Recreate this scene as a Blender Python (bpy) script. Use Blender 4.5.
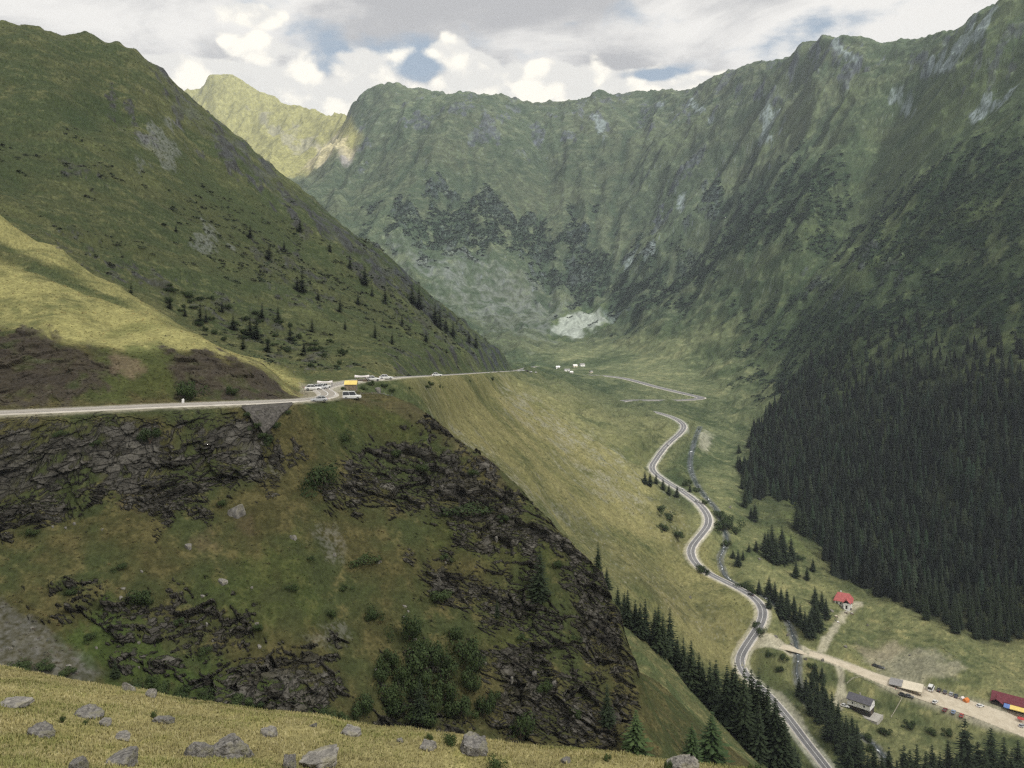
import bpy, bmesh, math, random
import numpy as np
from mathutils import Vector, Matrix

for _o in list(bpy.data.objects):
    bpy.data.objects.remove(_o, do_unlink=True)
scene = bpy.context.scene
COL = scene.collection
random.seed(7)
RNG = np.random.default_rng(7)
R = math.radians

# ------------------------------------------------------------------ camera
F, U0, V0 = 788.0, 512.0, 300.0            # focal length in pixels, centre column, horizon row
cam_d = bpy.data.cameras.new('camera')
cam = bpy.data.objects.new('camera', cam_d)
COL.objects.link(cam)
cam_d.sensor_fit = 'HORIZONTAL'
cam_d.sensor_width = 36.0
cam_d.lens = 36.0 * F / 1024.0
cam_d.shift_y = -(384.0 - V0) / 1024.0
cam_d.clip_start = 0.1
cam_d.clip_end = 60000.0
cam.location = (0, 0, 0)
cam.rotation_euler = (R(90), 0, 0)
scene.camera = cam

# ------------------------------------------------------------------ light
SUN_ELEV, SUN_AZ = 50.0, 132.0             # azimuth clockwise from +y (the view direction)
to_sun = Vector((math.sin(R(SUN_AZ)) * math.cos(R(SUN_ELEV)),
                 math.cos(R(SUN_AZ)) * math.cos(R(SUN_ELEV)), math.sin(R(SUN_ELEV))))
sun_d = bpy.data.lights.new('sun', 'SUN')
sun_d.energy = 5.0
sun_d.angle = R(3.0)
sun_d.color = (1.0, 0.955, 0.88)
sun = bpy.data.objects.new('sun', sun_d)
COL.objects.link(sun)
sun.rotation_euler = to_sun.to_track_quat('Z', 'Y').to_euler()

scene.view_settings.view_transform = 'Standard'
scene.view_settings.look = 'None'
scene.view_settings.gamma = 1.0
scene.view_settings.use_curve_mapping = False
scene.view_settings.exposure = 0.55
scene.render.engine = 'CYCLES'
scene.cycles.max_bounces = 6
scene.cycles.diffuse_bounces = 3
scene.cycles.glossy_bounces = 2
scene.cycles.transmission_bounces = 3
scene.cycles.transparent_max_bounces = 8
scene.cycles.volume_bounces = 0
scene.cycles.use_denoising = False
scene.cycles.filter_width = 1.35
scene.cycles.sample_clamp_indirect = 4.0


class NT:
    """small helper round a node tree"""
    def __init__(self, tree):
        self.t = tree
        tree.nodes.clear()

    def n(self, typ, **kw):
        nd = self.t.nodes.new(typ)
        for k, v in kw.items():
            if k == 'ins':
                for kk, vv in v.items():
                    if isinstance(vv, bpy.types.NodeSocket):
                        self.t.links.new(vv, nd.inputs[kk])
                    else:
                        nd.inputs[kk].default_value = vv
            else:
                setattr(nd, k, v)
        return nd

    def math(self, op, a, b=None, c=None, clamp=False):
        nd = self.t.nodes.new('ShaderNodeMath')
        nd.operation = op
        nd.use_clamp = clamp
        for i, v in enumerate((a, b, c)):
            if v is None:
                continue
            if isinstance(v, bpy.types.NodeSocket):
                self.t.links.new(v, nd.inputs[i])
            else:
                nd.inputs[i].default_value = v
        return nd.outputs[0]

    def smooth(self, val, lo, hi):
        nd = self.t.nodes.new('ShaderNodeMapRange')
        nd.interpolation_type = 'SMOOTHSTEP'
        self.t.links.new(val, nd.inputs[0])
        nd.inputs[1].default_value = lo
        nd.inputs[2].default_value = hi
        return nd.outputs[0]

    def mix(self, fac, a, b):
        nd = self.t.nodes.new('ShaderNodeMix')
        nd.data_type = 'RGBA'
        for idx, v in ((0, fac), (6, a), (7, b)):
            if isinstance(v, bpy.types.NodeSocket):
                self.t.links.new(v, nd.inputs[idx])
            elif idx == 0:
                nd.inputs[0].default_value = v
            else:
                nd.inputs[idx].default_value = (*v, 1.0) if len(v) == 3 else v
        return nd.outputs[2]

    def noise(self, vec, scale, detail=4.0, rough=0.55, dist=0.0, typ='FBM'):
        nd = self.t.nodes.new('ShaderNodeTexNoise')
        nd.noise_dimensions = '3D'
        self.t.links.new(vec, nd.inputs['Vector'])
        nd.inputs['Scale'].default_value = scale
        nd.inputs['Detail'].default_value = detail
        nd.inputs['Roughness'].default_value = rough
        nd.inputs['Distortion'].default_value = dist
        return nd.outputs[0]

    def link(self, a, b):
        self.t.links.new(a, b)


# ------------------------------------------------------------------ sky: Nishita behind broken cloud
def sky_dir(u, v):
    return Vector(((u - U0) / F, 1.0, -(v - V0) / F)).normalized()


def build_world():
    w = bpy.data.worlds.new('World')
    scene.world = w
    w.use_nodes = True
    T = NT(w.node_tree)
    tc = T.n('ShaderNodeTexCoord').outputs['Generated']
    sky = T.n('ShaderNodeTexSky')
    sky.sky_type = 'NISHITA'
    sky.sun_disc = False
    sky.sun_elevation = R(SUN_ELEV)
    sky.sun_rotation = R(SUN_AZ)
    sky.altitude = 1500.0
    sky.air_density = 1.0
    sky.dust_density = 1.5
    sep = T.n('ShaderNodeSeparateXYZ', ins={0: tc})
    x, y, z = sep.outputs
    el = T.math('MAXIMUM', z, 0.0)
    # --- high grey deck, mapped on a plane
    inv = T.math('DIVIDE', 1.0, T.math('ADD', el, 0.16))
    px = T.math('MULTIPLY', x, inv)
    py = T.math('MULTIPLY', y, inv)
    pv = T.n('ShaderNodeCombineXYZ', ins={0: px, 1: py, 2: 0.37}).outputs[0]
    deck = T.noise(pv, 1.6, 9.0, 0.6, 0.5)
    deck2 = T.noise(pv, 3.1, 6.0, 0.6, 0.2)
    # --- cumulus heads near the horizon, in direction space
    cv = T.n('ShaderNodeVectorMath', operation='MULTIPLY', ins={0: tc, 1: (1.0, 1.0, 1.35)}).outputs[0]
    wob = T.n('ShaderNodeTexNoise', ins={'Vector': cv, 'Scale': 9.0, 'Detail': 5.0})
    wv = T.n('ShaderNodeVectorMath', operation='SUBTRACT', ins={0: wob.outputs['Color'], 1: (.5, .5, .5)}).outputs[0]
    wv = T.n('ShaderNodeVectorMath', operation='SCALE', ins={0: wv})
    wv.inputs['Scale'].default_value = 0.06
    cw = T.n('ShaderNodeVectorMath', operation='ADD', ins={0: cv, 1: wv.outputs[0]}).outputs[0]
    puff = T.noise(cw, 13.0, 9.0, 0.58, 0.15)

    def heap(scale):
        nd = T.n('ShaderNodeTexVoronoi', feature='SMOOTH_F1', ins={'Vector': cw, 'Scale': scale, 'Smoothness': 0.35})
        return T.math('SUBTRACT', 1.0, nd.outputs['Distance'])
    heaps = T.math('ADD', T.math('MULTIPLY', heap(17.0), 0.6), T.math('MULTIPLY', heap(38.0), 0.4))
    puffb = T.math('ADD', T.math('MULTIPLY', heaps, 0.5), T.math('MULTIPLY', T.noise(cw, 26.0, 6.0, 0.6, 0.2), 0.5))

    def blob(u, v, ru, rv):
        c = sky_dir(u, v)
        dx = T.math('MULTIPLY', T.math('SUBTRACT', x, c.x), F / ru)
        dz = T.math('MULTIPLY', T.math('SUBTRACT', z, c.z), F / rv)
        d2 = T.math('ADD', T.math('MULTIPLY', dx, dx), T.math('MULTIPLY', dz, dz))
        ahead = T.math('GREATER_THAN', y, 0.0)
        return T.math('MULTIPLY', T.math('POWER', 2.718, T.math('MULTIPLY', d2, -1.0)), ahead)

    def total(items):
        s = None
        for it in items:
            w_ = T.math('MULTIPLY', blob(*it[:4]), it[4])
            s = w_ if s is None else T.math('ADD', s, w_)
        return s
    # openings of blue
    holes = total([(418, 66, 34, 18, 1.0), (655, 74, 36, 9, 0.9), (330, 60, 26, 20, 0.35), (625, 12, 14, 12, 0.3),
                   (820, 22, 48, 12, 0.5), (740, 52, 44, 14, 0.4), (425, 42, 40, 10, 0.3), (690, 95, 30, 6, 0.5)])
    # bright cumulus masses
    heads = total([(520, 98, 210, 18, 1.0), (240, 100, 110, 20, 1.0), (355, 76, 42, 30, 1.1), (460, 72, 34, 32, 1.1), (545, 86, 48, 26, 1.1), (640, 92, 70, 16, 1.1), (705, 92, 30, 10, .8),
                   (253, 14, 32, 12, 1.0), (250, 45, 34, 10, 0.95), (230, 88, 90, 20, 1.0), (320, 105, 60, 20, 1.0), (180, 72, 50, 16, 0.8)])
    glow = total([(60, 10, 150, 22, 0.55), (740, 22, 120, 26, 0.55), (900, 20, 110, 24, 0.5), (560, 40, 90, 22, 0.15)])
    bed = T.math('ADD', T.math('MULTIPLY', T.math('SUBTRACT', puff, 0.5), 1.25), T.math('MULTIPLY', T.math('SUBTRACT', heaps, 0.58), .9))
    hd = T.smooth(T.math('ADD', T.math('MULTIPLY', heads, 1.15), bed), 0.38, 0.62)
    gap = T.smooth(T.math('ADD', total([(418, 66, 30, 17, 1.1), (650, 74, 34, 8, 0.9), (322, 66, 18, 14, 0.6)]), T.math('MULTIPLY', bed, -0.9)), 0.35, 0.7)
    hd = T.math('MULTIPLY', hd, T.math('SUBTRACT', 1.0, gap))
    hl = T.smooth(T.math('ADD', T.math('ADD', holes, T.math('MULTIPLY', T.math('SUBTRACT', deck2, 0.5), 1.9)), T.math('MULTIPLY', bed, -0.55)), 0.2, 0.75)
    # deck tone
    tone = T.math('ADD', T.math('ADD', T.smooth(deck, 0.34, 0.68), T.math('MULTIPLY', T.math('SUBTRACT', deck2, 0.5), 1.3)), glow)
    dark = (0.57, 0.565, 0.572)
    pale = (1.04, 1.01, 0.96)
    deck_c = T.mix(T.smooth(tone, 0.1, 1.1), dark, pale)
    head_tone = T.math('ADD', T.smooth(puffb, 0.38, 0.66), T.math('MULTIPLY', bed, 0.35))
    head_c = T.mix(T.smooth(head_tone, 0.1, 0.85), (0.97, 0.945, 0.89), (1.30, 1.23, 1.08))
    # blue shows through
    skyc = T.n('ShaderNodeVectorMath', operation='SCALE', ins={0: sky.outputs[0]})
    skyc.inputs['Scale'].default_value = 0.10
    blue = T.mix(0.7, skyc.outputs[0], (0.50, 0.60, 0.70))
    hl = T.math('MAXIMUM', hl, T.math('MULTIPLY', gap, .9))
    c1 = T.mix(hl, deck_c, blue)
    c2 = T.mix(hd, c1, head_c)
    gain = T.n('ShaderNodeVectorMath', operation='SCALE', ins={0: c2})
    gain.inputs['Scale'].default_value = 1.0
    bg = T.n('ShaderNodeBackground', ins={'Color': gain.outputs[0]})
    bg.inputs['Strength'].default_value = WORLD_GAIN
    out = T.n('ShaderNodeOutputWorld')
    T.link(bg.outputs[0], out.inputs[0])
    w.cycles.sampling_method = 'MANUAL'
    w.cycles.sample_map_resolution = 512


WORLD_GAIN = 0.66
build_world()


# ------------------------------------------------------------------ noise in numpy
_perm = np.random.default_rng(3).permutation(256)
_perm = np.concatenate([_perm, _perm, _perm])
_ang = np.random.default_rng(4).uniform(0, 2 * np.pi, 256)
_gx, _gy = np.cos(_ang).astype(np.float32), np.sin(_ang).astype(np.float32)
_g3 = np.random.default_rng(5).normal(size=(256, 3))
_g3 = (_g3 / np.linalg.norm(_g3, axis=1)[:, None]).astype(np.float32)


def perlin2(x, y):
    xi = np.floor(x); yi = np.floor(y)
    fx = (x - xi).astype(np.float32); fy = (y - yi).astype(np.float32)
    xi = xi.astype(np.int64) & 255; yi = yi.astype(np.int64) & 255
    sx = fx * fx * fx * (fx * (fx * 6 - 15) + 10); sy = fy * fy * fy * (fy * (fy * 6 - 15) + 10)
    def g(a, b, dx, dy):
        h = _perm[_perm[a] + b]
        return _gx[h] * dx + _gy[h] * dy
    a = g(xi, yi, fx, fy); b = g(xi + 1, yi, fx - 1, fy)
    c = g(xi, yi + 1, fx, fy - 1); d = g(xi + 1, yi + 1, fx - 1, fy - 1)
    p = a + sx * (b - a); q = c + sx * (d - c)
    return (p + sy * (q - p)) * 1.5


def perlin3(x, y, z):
    xi = np.floor(x); yi = np.floor(y); zi = np.floor(z)
    fx = (x - xi).astype(np.float32); fy = (y - yi).astype(np.float32); fz = (z - zi).astype(np.float32)
    xi = xi.astype(np.int64) & 255; yi = yi.astype(np.int64) & 255; zi = zi.astype(np.int64) & 255
    s = lambda t: t * t * t * (t * (t * 6 - 15) + 10)
    sx, sy, sz = s(fx), s(fy), s(fz)
    def g(a, b, c, dx, dy, dz):
        h = _perm[_perm[_perm[a] + b] + c]
        k = _g3[h]
        return k[..., 0] * dx + k[..., 1] * dy + k[..., 2] * dz
    r = []
    for dz in (0, 1):
        a = g(xi, yi, zi + dz, fx, fy, fz - dz); b = g(xi + 1, yi, zi + dz, fx - 1, fy, fz - dz)
        c = g(xi, yi + 1, zi + dz, fx, fy - 1, fz - dz); d = g(xi + 1, yi + 1, zi + dz, fx - 1, fy - 1, fz - dz)
        p = a + sx * (b - a); q = c + sx * (d - c)
        r.append(p + sy * (q - p))
    return (r[0] + sz * (r[1] - r[0])) * 1.5


def worley3(x, y, z, seed=0):
    """nearest jittered seed: returns its random numbers (4) and the offset from it, and the gap to the second nearest"""
    xi = np.floor(x).astype(np.int64); yi = np.floor(y).astype(np.int64); zi = np.floor(z).astype(np.int64)
    rr = np.random.default_rng(90 + seed).random((256, 7)).astype(np.float32)
    b1 = np.full(x.shape, 1e9, np.float32); b2 = b1.copy()
    hid = np.zeros(x.shape, np.int64); off = np.zeros(x.shape + (3,), np.float32)
    for i in (-1, 0, 1):
        for j in (-1, 0, 1):
            for k in (-1, 0, 1):
                h = _perm[_perm[_perm[(xi + i) & 255] + ((yi + j) & 255)] + ((zi + k) & 255)]
                dx = x - (xi + i + rr[h, 0]); dy = y - (yi + j + rr[h, 1]); dz = z - (zi + k + rr[h, 2])
                d = (dx * dx + dy * dy + dz * dz).astype(np.float32)
                n = d < b1
                b2 = np.where(n, b1, np.minimum(b2, d)); b1 = np.where(n, d, b1); hid = np.where(n, h, hid)
                off[n] = np.stack([dx[n], dy[n], dz[n]], -1)
    return rr[hid, 3:], off, np.sqrt(b2) - np.sqrt(b1)


def fbm2(x, y, lam, octs=4, gain=0.5, seed=0.0):
    t = 0.0; a = 1.0
    for k in range(octs):
        f = 2.0 ** k / lam
        t = t + a * perlin2(x * f + seed + 17.3 * k, y * f - seed + 9.1 * k)
        a *= gain
    return t


def sstep(a, b, x):
    t = np.clip((x - a) / (b - a), 0, 1)
    return t * t * (3 - 2 * t)


def px(u, v, D):
    """the point that stands D metres ahead at picture column u, row v"""
    return ((u - U0) / F * D, D, -(v - V0) / F * D)


# ------------------------------------------------------------------ the lie of the land: control points (u, v, D)
# main road, from the left edge round the ravine, along the flank and down to the valley
ROAD = [(-160, 419, 172), (0, 412.5, 184), (80, 409, 190), (150, 405.5, 197), (250, 402, 210), (300, 399.5, 222), (324, 397.5, 236),
        (328, 393.5, 256), (322, 389, 280), (332, 385.5, 300), (356, 380.5, 322), (390, 377.5, 345), (420, 376, 430), (450, 374.5, 560), (475, 373, 740),
        (500, 371.5, 1000), (521, 370, 1350), (535, 366.5, 1640), (552, 370.0, 1730), (575, 374.5, 1690), (600, 375.5, 1640), (625, 378.5, 1580), (655, 386.5, 1500), (680, 392.5, 1440),
        (700, 397.2, 1405), (699, 398.8, 1390), (680, 400.2, 1375), (650, 400.2, 1375), (627, 400.5, 1370), (618, 403.5, 1335), (632, 408, 1280), (655, 412, 1225), (674, 418, 1165),
        (683.5, 425, 1115), (681, 432, 1075), (667, 445, 1040), (657, 458, 1005), (652, 469, 975), (664, 480, 925), (682, 491, 875), (698, 503, 835), (707.5, 515, 805),
        (708, 525, 785), (700, 536, 767), (691, 548, 748), (693, 560, 730), (706, 572, 712), (728, 583, 694), (749, 594, 676), (761, 605, 658),
        (763, 616, 643), (757, 630, 628), (746, 646, 610), (739, 660, 597), (745, 675, 584), (765, 692, 568), (788, 718, 541), (806, 742, 517), (824, 764, 496), (850, 800, 470)]
GRAVEL = [(748, 644, 613), (765, 643, 615), (790, 648, 613), (820, 656, 608), (848, 666, 601), (880, 679, 590), (915, 690, 579), (950, 701, 567), (985, 712, 556), (1024, 728, 541), (1100, 755, 520)]


def edge_v(u):
    return np.interp(u, [-500, -200, 0, 60, 130, 200, 300, 400, 500, 600, 680, 760, 900, 1100, 1600],
                     [640, 655, 666, 674, 690, 698, 713, 727, 741, 752, 760, 773, 800, 838, 900])


CP = []
def P(*pts):
    CP.extend(pts)


for u in (-500, -250, 0, 150, 300, 450, 600, 750, 900, 1100, 1350, 1600):
    e = float(edge_v(u))
    ed = float(np.interp(u, [0, 500, 1000], [34, 29, 26]))
    P((u, 880, 3), (u, 838, 6), (u, max(806, e + 40), 11), (u, e + 92, 17), (u, e + 40, 23), (u, e + 10, 29.0 * ed / 34), (u, e, ed), (u, e + 8, ed * 1.12), (u, e + 70, ed * 1.6))
# gully between the meadow and the spur (hidden)
P((-300, 750, 85), (0, 760, 85), (150, 780, 92), (300, 805, 95), (450, 840, 105), (600, 860, 100), (750, 860, 100), (900, 890, 100), (1100, 920, 100), (1500, 960, 100),
  (0, 730, 118), (150, 755, 122), (300, 790, 126), (450, 800, 134), (600, 810, 140))
# spur below the road
P((-300, 440, 165), (-300, 520, 150), (-300, 640, 128),
  (0, 424, 181), (0, 470, 174), (0, 520, 166), (0, 570, 155), (0, 610, 146), (0, 660, 136),
  (75, 420, 186), (75, 470, 178), (75, 530, 168), (75, 600, 152), (75, 660, 140),
  (150, 416, 193), (150, 455, 186), (150, 505, 177), (150, 540, 168), (150, 600, 156), (150, 680, 142),
  (225, 414, 202), (225, 460, 192), (225, 510, 181), (225, 600, 162), (225, 690, 146),
  (300, 408, 216), (300, 440, 207), (300, 500, 189), (300, 560, 175), (300, 620, 164), (300, 705, 149),
  (350, 400, 233), (350, 430, 223), (350, 480, 203), (350, 560, 184), (350, 640, 168), (350, 720, 153),
  (400, 430, 230), (400, 460, 222), (400, 510, 203), (400, 560, 190), (400, 640, 174), (400, 730, 157),
  (450, 460, 224), (450, 520, 207), (450, 560, 197), (450, 640, 178), (450, 735, 161),
  (500, 500, 212), (500, 560, 200), (500, 640, 184), (500, 740, 165),
  (550, 560, 202), (550, 640, 188), (550, 740, 169), (600, 640, 195), (600, 690, 184), (600, 745, 171))
# its crest and right edge
P((350, 396.5, 240), (375, 395, 244), (394, 396, 246), (412, 404, 243), (430, 417, 239), (460, 440, 231), (490, 463, 223), (520, 490, 216), (545, 519, 211), (570, 546, 208), (600, 577, 204), (620, 615, 200), (635, 662, 192), (628, 715, 179),
  (350, 393, 256), (375, 392, 258), (394, 408, 262), (412, 430, 265), (430, 455, 268), (460, 490, 268), (490, 530, 268), (520, 570, 268), (560, 620, 266), (600, 668, 264), (640, 700, 240), (642, 735, 205), (560, 590, 330), (520, 530, 330), (480, 482, 330), (440, 448, 330), (410, 420, 320))
# grass flank right of the spur and the tree ridge
P((650, 690, 252), (660, 745, 205), (700, 765, 215), (700, 800, 160), (660, 800, 150), (690, 715, 265), (720, 745, 262), (640, 655, 280), (628, 615, 335), (660, 650, 335), (690, 688, 325), (720, 722, 315), (750, 752, 303), (790, 785, 290), (830, 820, 280),
  (760, 805, 215), (820, 850, 215), (900, 880, 240), (1100, 920, 240), (1500, 950, 240), (900, 870, 330), (1100, 890, 330), (1500, 920, 330),
  (700, 740, 400), (740, 775, 395), (790, 810, 385), (830, 840, 385), (660, 690, 400), (628, 625, 400), (740, 745, 490), (700, 700, 500), (790, 775, 470), (660, 645, 480), (640, 600, 460))
# flank below the bench road
P((410, 398, 345), (420, 415, 370), (440, 424, 395), (470, 440, 420), (450, 400, 470), (500, 400, 700), (500, 430, 560), (500, 455, 470), (530, 470, 500), (560, 500, 560), (560, 530, 500), (600, 560, 510), (590, 535, 560), (640, 580, 540), (640, 560, 610),
  (540, 400, 930), (560, 430, 780), (600, 450, 830), (600, 500, 680), (650, 520, 740), (640, 480, 870), (580, 400, 1130), (620, 420, 1130), (640, 440, 1020), (560, 380, 1420), (590, 390, 1350), (670, 540, 720), (680, 580, 680), (690, 610, 620), (715, 640, 605), (720, 610, 640), (670, 600, 590), (680, 500, 850))
# valley floor
P((715, 450, 1100), (700, 470, 980), (735, 470, 1000), (745, 480, 985), (720, 500, 870), (730, 530, 790), (760, 520, 855), (750, 560, 735), (780, 560, 752), (790, 600, 690), (820, 590, 715), (800, 630, 636), (845, 610, 690), (880, 640, 645), (950, 640, 640), (1000, 640, 650), (1024, 650, 640), (1150, 655, 640), (1400, 670, 640),
  (790, 675, 583), (830, 690, 577), (862, 715, 552), (900, 715, 556), (950, 735, 536), (900, 760, 508), (960, 770, 500), (1024, 770, 500), (830, 730, 530), (850, 770, 495), (900, 815, 440), (1024, 820, 440), (1200, 830, 440), (1500, 840, 440), (1150, 740, 535), (1400, 750, 535),
  (720, 430, 1230), (740, 440, 1190), (770, 420, 1230), (720, 405, 1380), (760, 395, 1420), (660, 370, 1720), (700, 375, 1680), (640, 355, 1900), (600, 362, 1900), (560, 358, 1950), (590, 345, 2150), (620, 335, 2180), (545, 345, 2150), (520, 350, 2000), (560, 330, 2380), (600, 322, 2430))
# forest flank and right mountain
P((750, 465, 1040), (765, 440, 1110), (800, 500, 920), (800, 420, 1130), (850, 570, 770), (850, 400, 1130), (850, 480, 950), (900, 600, 705), (900, 520, 850), (900, 440, 985), (950, 600, 705), (950, 550, 785), (950, 450, 905), (1024, 590, 700), (1024, 520, 770), (1024, 430, 860), (1024, 350, 960), (950, 350, 1060), (900, 350, 1120), (860, 345, 1190),
  (810, 370, 1300), (760, 365, 1560), (800, 330, 1550), (720, 345, 1750), (680, 330, 1920), (740, 310, 1830), (780, 295, 1730), (850, 280, 1450), (950, 260, 1240), (1024, 250, 1090), (1150, 580, 680), (1150, 430, 790), (1150, 260, 980), (1400, 580, 640), (1400, 400, 740), (1400, 220, 900),
  (640, 310, 2230), (690, 280, 2180), (800, 230, 1830), (900, 220, 1500), (1000, 190, 1270), (700, 230, 2450), (720, 180, 2600), (800, 160, 2230), (900, 155, 1830), (1000, 130, 1450), (900, 95, 2060), (800, 100, 2480), (1000, 70, 1640), (740, 120, 2750), (1150, 150, 1250), (1150, 40, 1500), (1400, 100, 1200), (1400, 0, 1450))
# back wall
P((620, 280, 2600), (560, 290, 2640), (500, 300, 2500), (460, 290, 2430), (430, 265, 2470), (400, 238, 2580), (600, 240, 2820), (520, 240, 2760), (450, 225, 2740), (660, 230, 2680), (600, 190, 2990), (520, 180, 2990), (450, 170, 2950), (400, 170, 2960), (660, 170, 2900), (480, 130, 3130), (560, 150, 3150), (600, 140, 3200), (640, 140, 3180), (400, 125, 3230), (690, 130, 3050), (350, 190, 2980), (365, 150, 3180), (330, 205, 2850), (345, 225, 2700))
# skyline: back, right
SKY = [(349, 117, 3560), (362, 101, 3480), (378, 93, 3440), (392, 89.5, 3420), (410, 94, 3430), (440, 97, 3430), (470, 93, 3390), (490, 97, 3420), (515, 102, 3460), (560, 105, 3470), (580, 104, 3460), (600, 98, 3440), (640, 103, 3420), (670, 97, 3330), (700, 92, 3200), (712, 84, 3100), (730, 77, 3000), (752, 73, 2880), (780, 66, 2720),
       (800, 55, 2600), (820, 47, 2500), (845, 44, 2400), (870, 45, 2330), (900, 47, 2240), (930, 41, 2130), (955, 36, 2040), (968, 24, 1970), (985, 13, 1890), (1005, 2, 1820), (1024, -6, 1780), (1150, -45, 1700), (1400, -60, 1600)]
P(*SKY)
for (u, v, D) in SKY:
    P((u, v + 35, D * 1.16))
    if int(u) % 20 == 0:
        P((u, v + 90, D * 1.5))
# far sunlit peak beyond the pass
FAR = [(140, 108, 4600), (185, 98, 4450), (200, 94, 4400), (209, 83, 4360), (222, 80, 4340), (236, 82, 4320), (250, 93, 4280), (270, 103, 4230), (295, 108, 4150), (320, 117, 4050), (338, 122, 3950)]
P(*FAR)
P((50, 110, 4700), (-200, 120, 4800), (-500, 120, 4800))
for (u, v, D) in FAR:
    P((u, v + 40, D * 1.2))
P((215, 120, 4080), (250, 130, 4000), (280, 150, 3760), (300, 140, 3830), (310, 178, 3420), (330, 160, 3500), (320, 195, 3150), (335, 150, 3600), (290, 200, 3300), (250, 190, 3500), (150, 170, 3800))
# left mountain crest and what lies behind it
LEFT = [(-400, 5, 690), (-200, 18, 690), (0, 26, 720), (40, 29, 735), (85, 33, 755), (115, 42, 775), (138, 56, 795), (160, 73, 812), (190, 97, 832), (215, 118, 850), (240, 141, 872), (270, 168, 900), (300, 194, 930), (330, 220, 962), (370, 248, 1010), (400, 272, 1055), (440, 307, 1130), (475, 335, 1215), (503, 359, 1320)]
P(*LEFT)
for (u, v, D) in LEFT:
    k = float(np.interp(u, [0, 300, 503], [1.0, 0.8, 0.28]))
    P((u + 6, v + 60 * k, D * 1.10), (u + 8, v + 110 * k, D * 1.4))
    if u < 420:
        P((u, v + 150 * k, D * 2.0))
P((0, 120, 575), (0, 170, 500), (0, 205, 440), (100, 90, 690), (100, 150, 595), (100, 210, 505), (100, 262, 440), (200, 160, 735), (200, 210, 635), (200, 270, 515), (180, 318, 430), (240, 345, 415), (280, 360, 405), (300, 250, 745), (300, 300, 570), (310, 345, 460), (320, 368, 385), (350, 370, 380), (380, 369, 375),
  (400, 320, 720), (400, 350, 560), (420, 366, 480), (450, 340, 890), (450, 362, 640), (480, 358, 950), (500, 366, 1120), (-300, 120, 560), (-300, 190, 430))
# near knoll above the road
P((-300, 150, 290), (-150, 205, 280), (0, 262, 270), (50, 280, 268), (100, 299, 265), (150, 315, 261), (200, 337, 257), (250, 357, 253), (285, 371, 250), (303, 382, 247),
  (-300, 175, 320), (-150, 230, 305), (0, 275, 297), (100, 318, 292), (200, 366, 290), (250, 385, 288), (300, 392, 275),
  (-300, 120, 370), (-150, 160, 350), (0, 218, 335), (60, 250, 335), (120, 287, 330), (170, 318, 322), (0, 236, 375), (60, 268, 375), (120, 305, 365),
  (0, 330, 226), (0, 345, 216), (0, 385, 203), (0, 404, 194), (50, 340, 222), (75, 352, 217), (75, 400, 198), (120, 372, 215), (120, 330, 245), (150, 398, 206), (150, 352, 226), (150, 372, 216), (220, 360, 235), (220, 380, 220), (220, 396, 213), (280, 380, 240), (285, 392, 229),
  (-300, 330, 215), (-300, 405, 180))
# far land out of sight
for u in range(-500, 1700, 200):
    P((u, 265, 8000), (u, 250, 6500))
ROADCP = [p for p in ROAD]
CP += ROADCP + GRAVEL

CP = np.array(CP, float)
LK = 5.0
_cx, _cy = CP[:, 0] / 100.0, np.log(CP[:, 1 + 1]) * LK
_KC = 0.02


def _kern(a, b):
    return np.sqrt((a[:, None, 0] - b[None, :, 0]) ** 2 + (a[:, None, 1] - b[None, :, 1]) ** 2 + _KC ** 2)


_pts = np.stack([_cx, _cy], 1)
_n = len(_pts)
_A = np.zeros((_n + 3, _n + 3))
_A[:_n, :_n] = -_kern(_pts, _pts) - np.eye(_n) * 0.02
_A[:_n, _n] = 1; _A[:_n, _n + 1] = _cx; _A[:_n, _n + 2] = _cy
_A[_n:, :_n] = _A[:_n, _n:].T
_sol = np.linalg.solve(_A, np.concatenate([CP[:, 1], [0, 0, 0]]))


def base_v(u, D):
    sh = u.shape
    q = np.stack([np.clip(u.ravel(), -480, 1580) / 100.0, np.log(np.clip(D.ravel(), 2.5, 8500)) * LK], 1)
    out = np.empty(len(q))
    for i in range(0, len(q), 16384):
        b = q[i:i + 16384]
        d2 = (b ** 2).sum(1)[:, None] + (_pts ** 2).sum(1)[None] - 2.0 * b @ _pts.T
        k = -np.sqrt(np.maximum(d2, 0) + _KC ** 2)
        out[i:i + 16384] = k @ _sol[:_n] + _sol[_n] + b @ _sol[_n + 1:]
    return out.reshape(sh)


# ------------------------------------------------------------------ sheet grid, denser where the picture is
def rows(segs):
    r = []
    for a, b, n in segs:
        r.append(np.exp(np.linspace(math.log(a), math.log(b), n, endpoint=False)))
    return np.concatenate(r + [np.array([segs[-1][1]])])


QD = 1.0
DROW = rows([(1.2, 14, int(40 * QD)), (14, 37, int(90 * QD)), (37, 130, int(50 * QD)), (130, 165, int(150 * QD)), (165, 215, int(400 * QD)), (215, 272, int(150 * QD)), (272, 600, int(220 * QD)), (600, 1500, int(400 * QD)), (1500, 2600, int(280 * QD)), (2600, 3700, int(360 * QD)), (3700, 4700, int(90 * QD)), (4700, 8200, int(14 * QD))])
SCOL = np.concatenate([np.linspace(-1.05, -0.68, int(45 * QD), endpoint=False), np.linspace(-0.68, 0.68, int(980 * QD), endpoint=False), np.linspace(0.68, 1.05, int(46 * QD))])
NR, NC = len(DROW), len(SCOL)
GD = np.repeat(DROW[:, None], NC, 1)
GX = SCOL[None, :] * (GD + 12.0)
GU = U0 + F * GX / GD
GZ = -(base_v(GU, GD) - V0) / F * GD
BASEZ = GZ.copy()
GV0 = V0 - F * GZ / GD                      # picture row of the smooth land, used to place rock, scree, scrub


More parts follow.
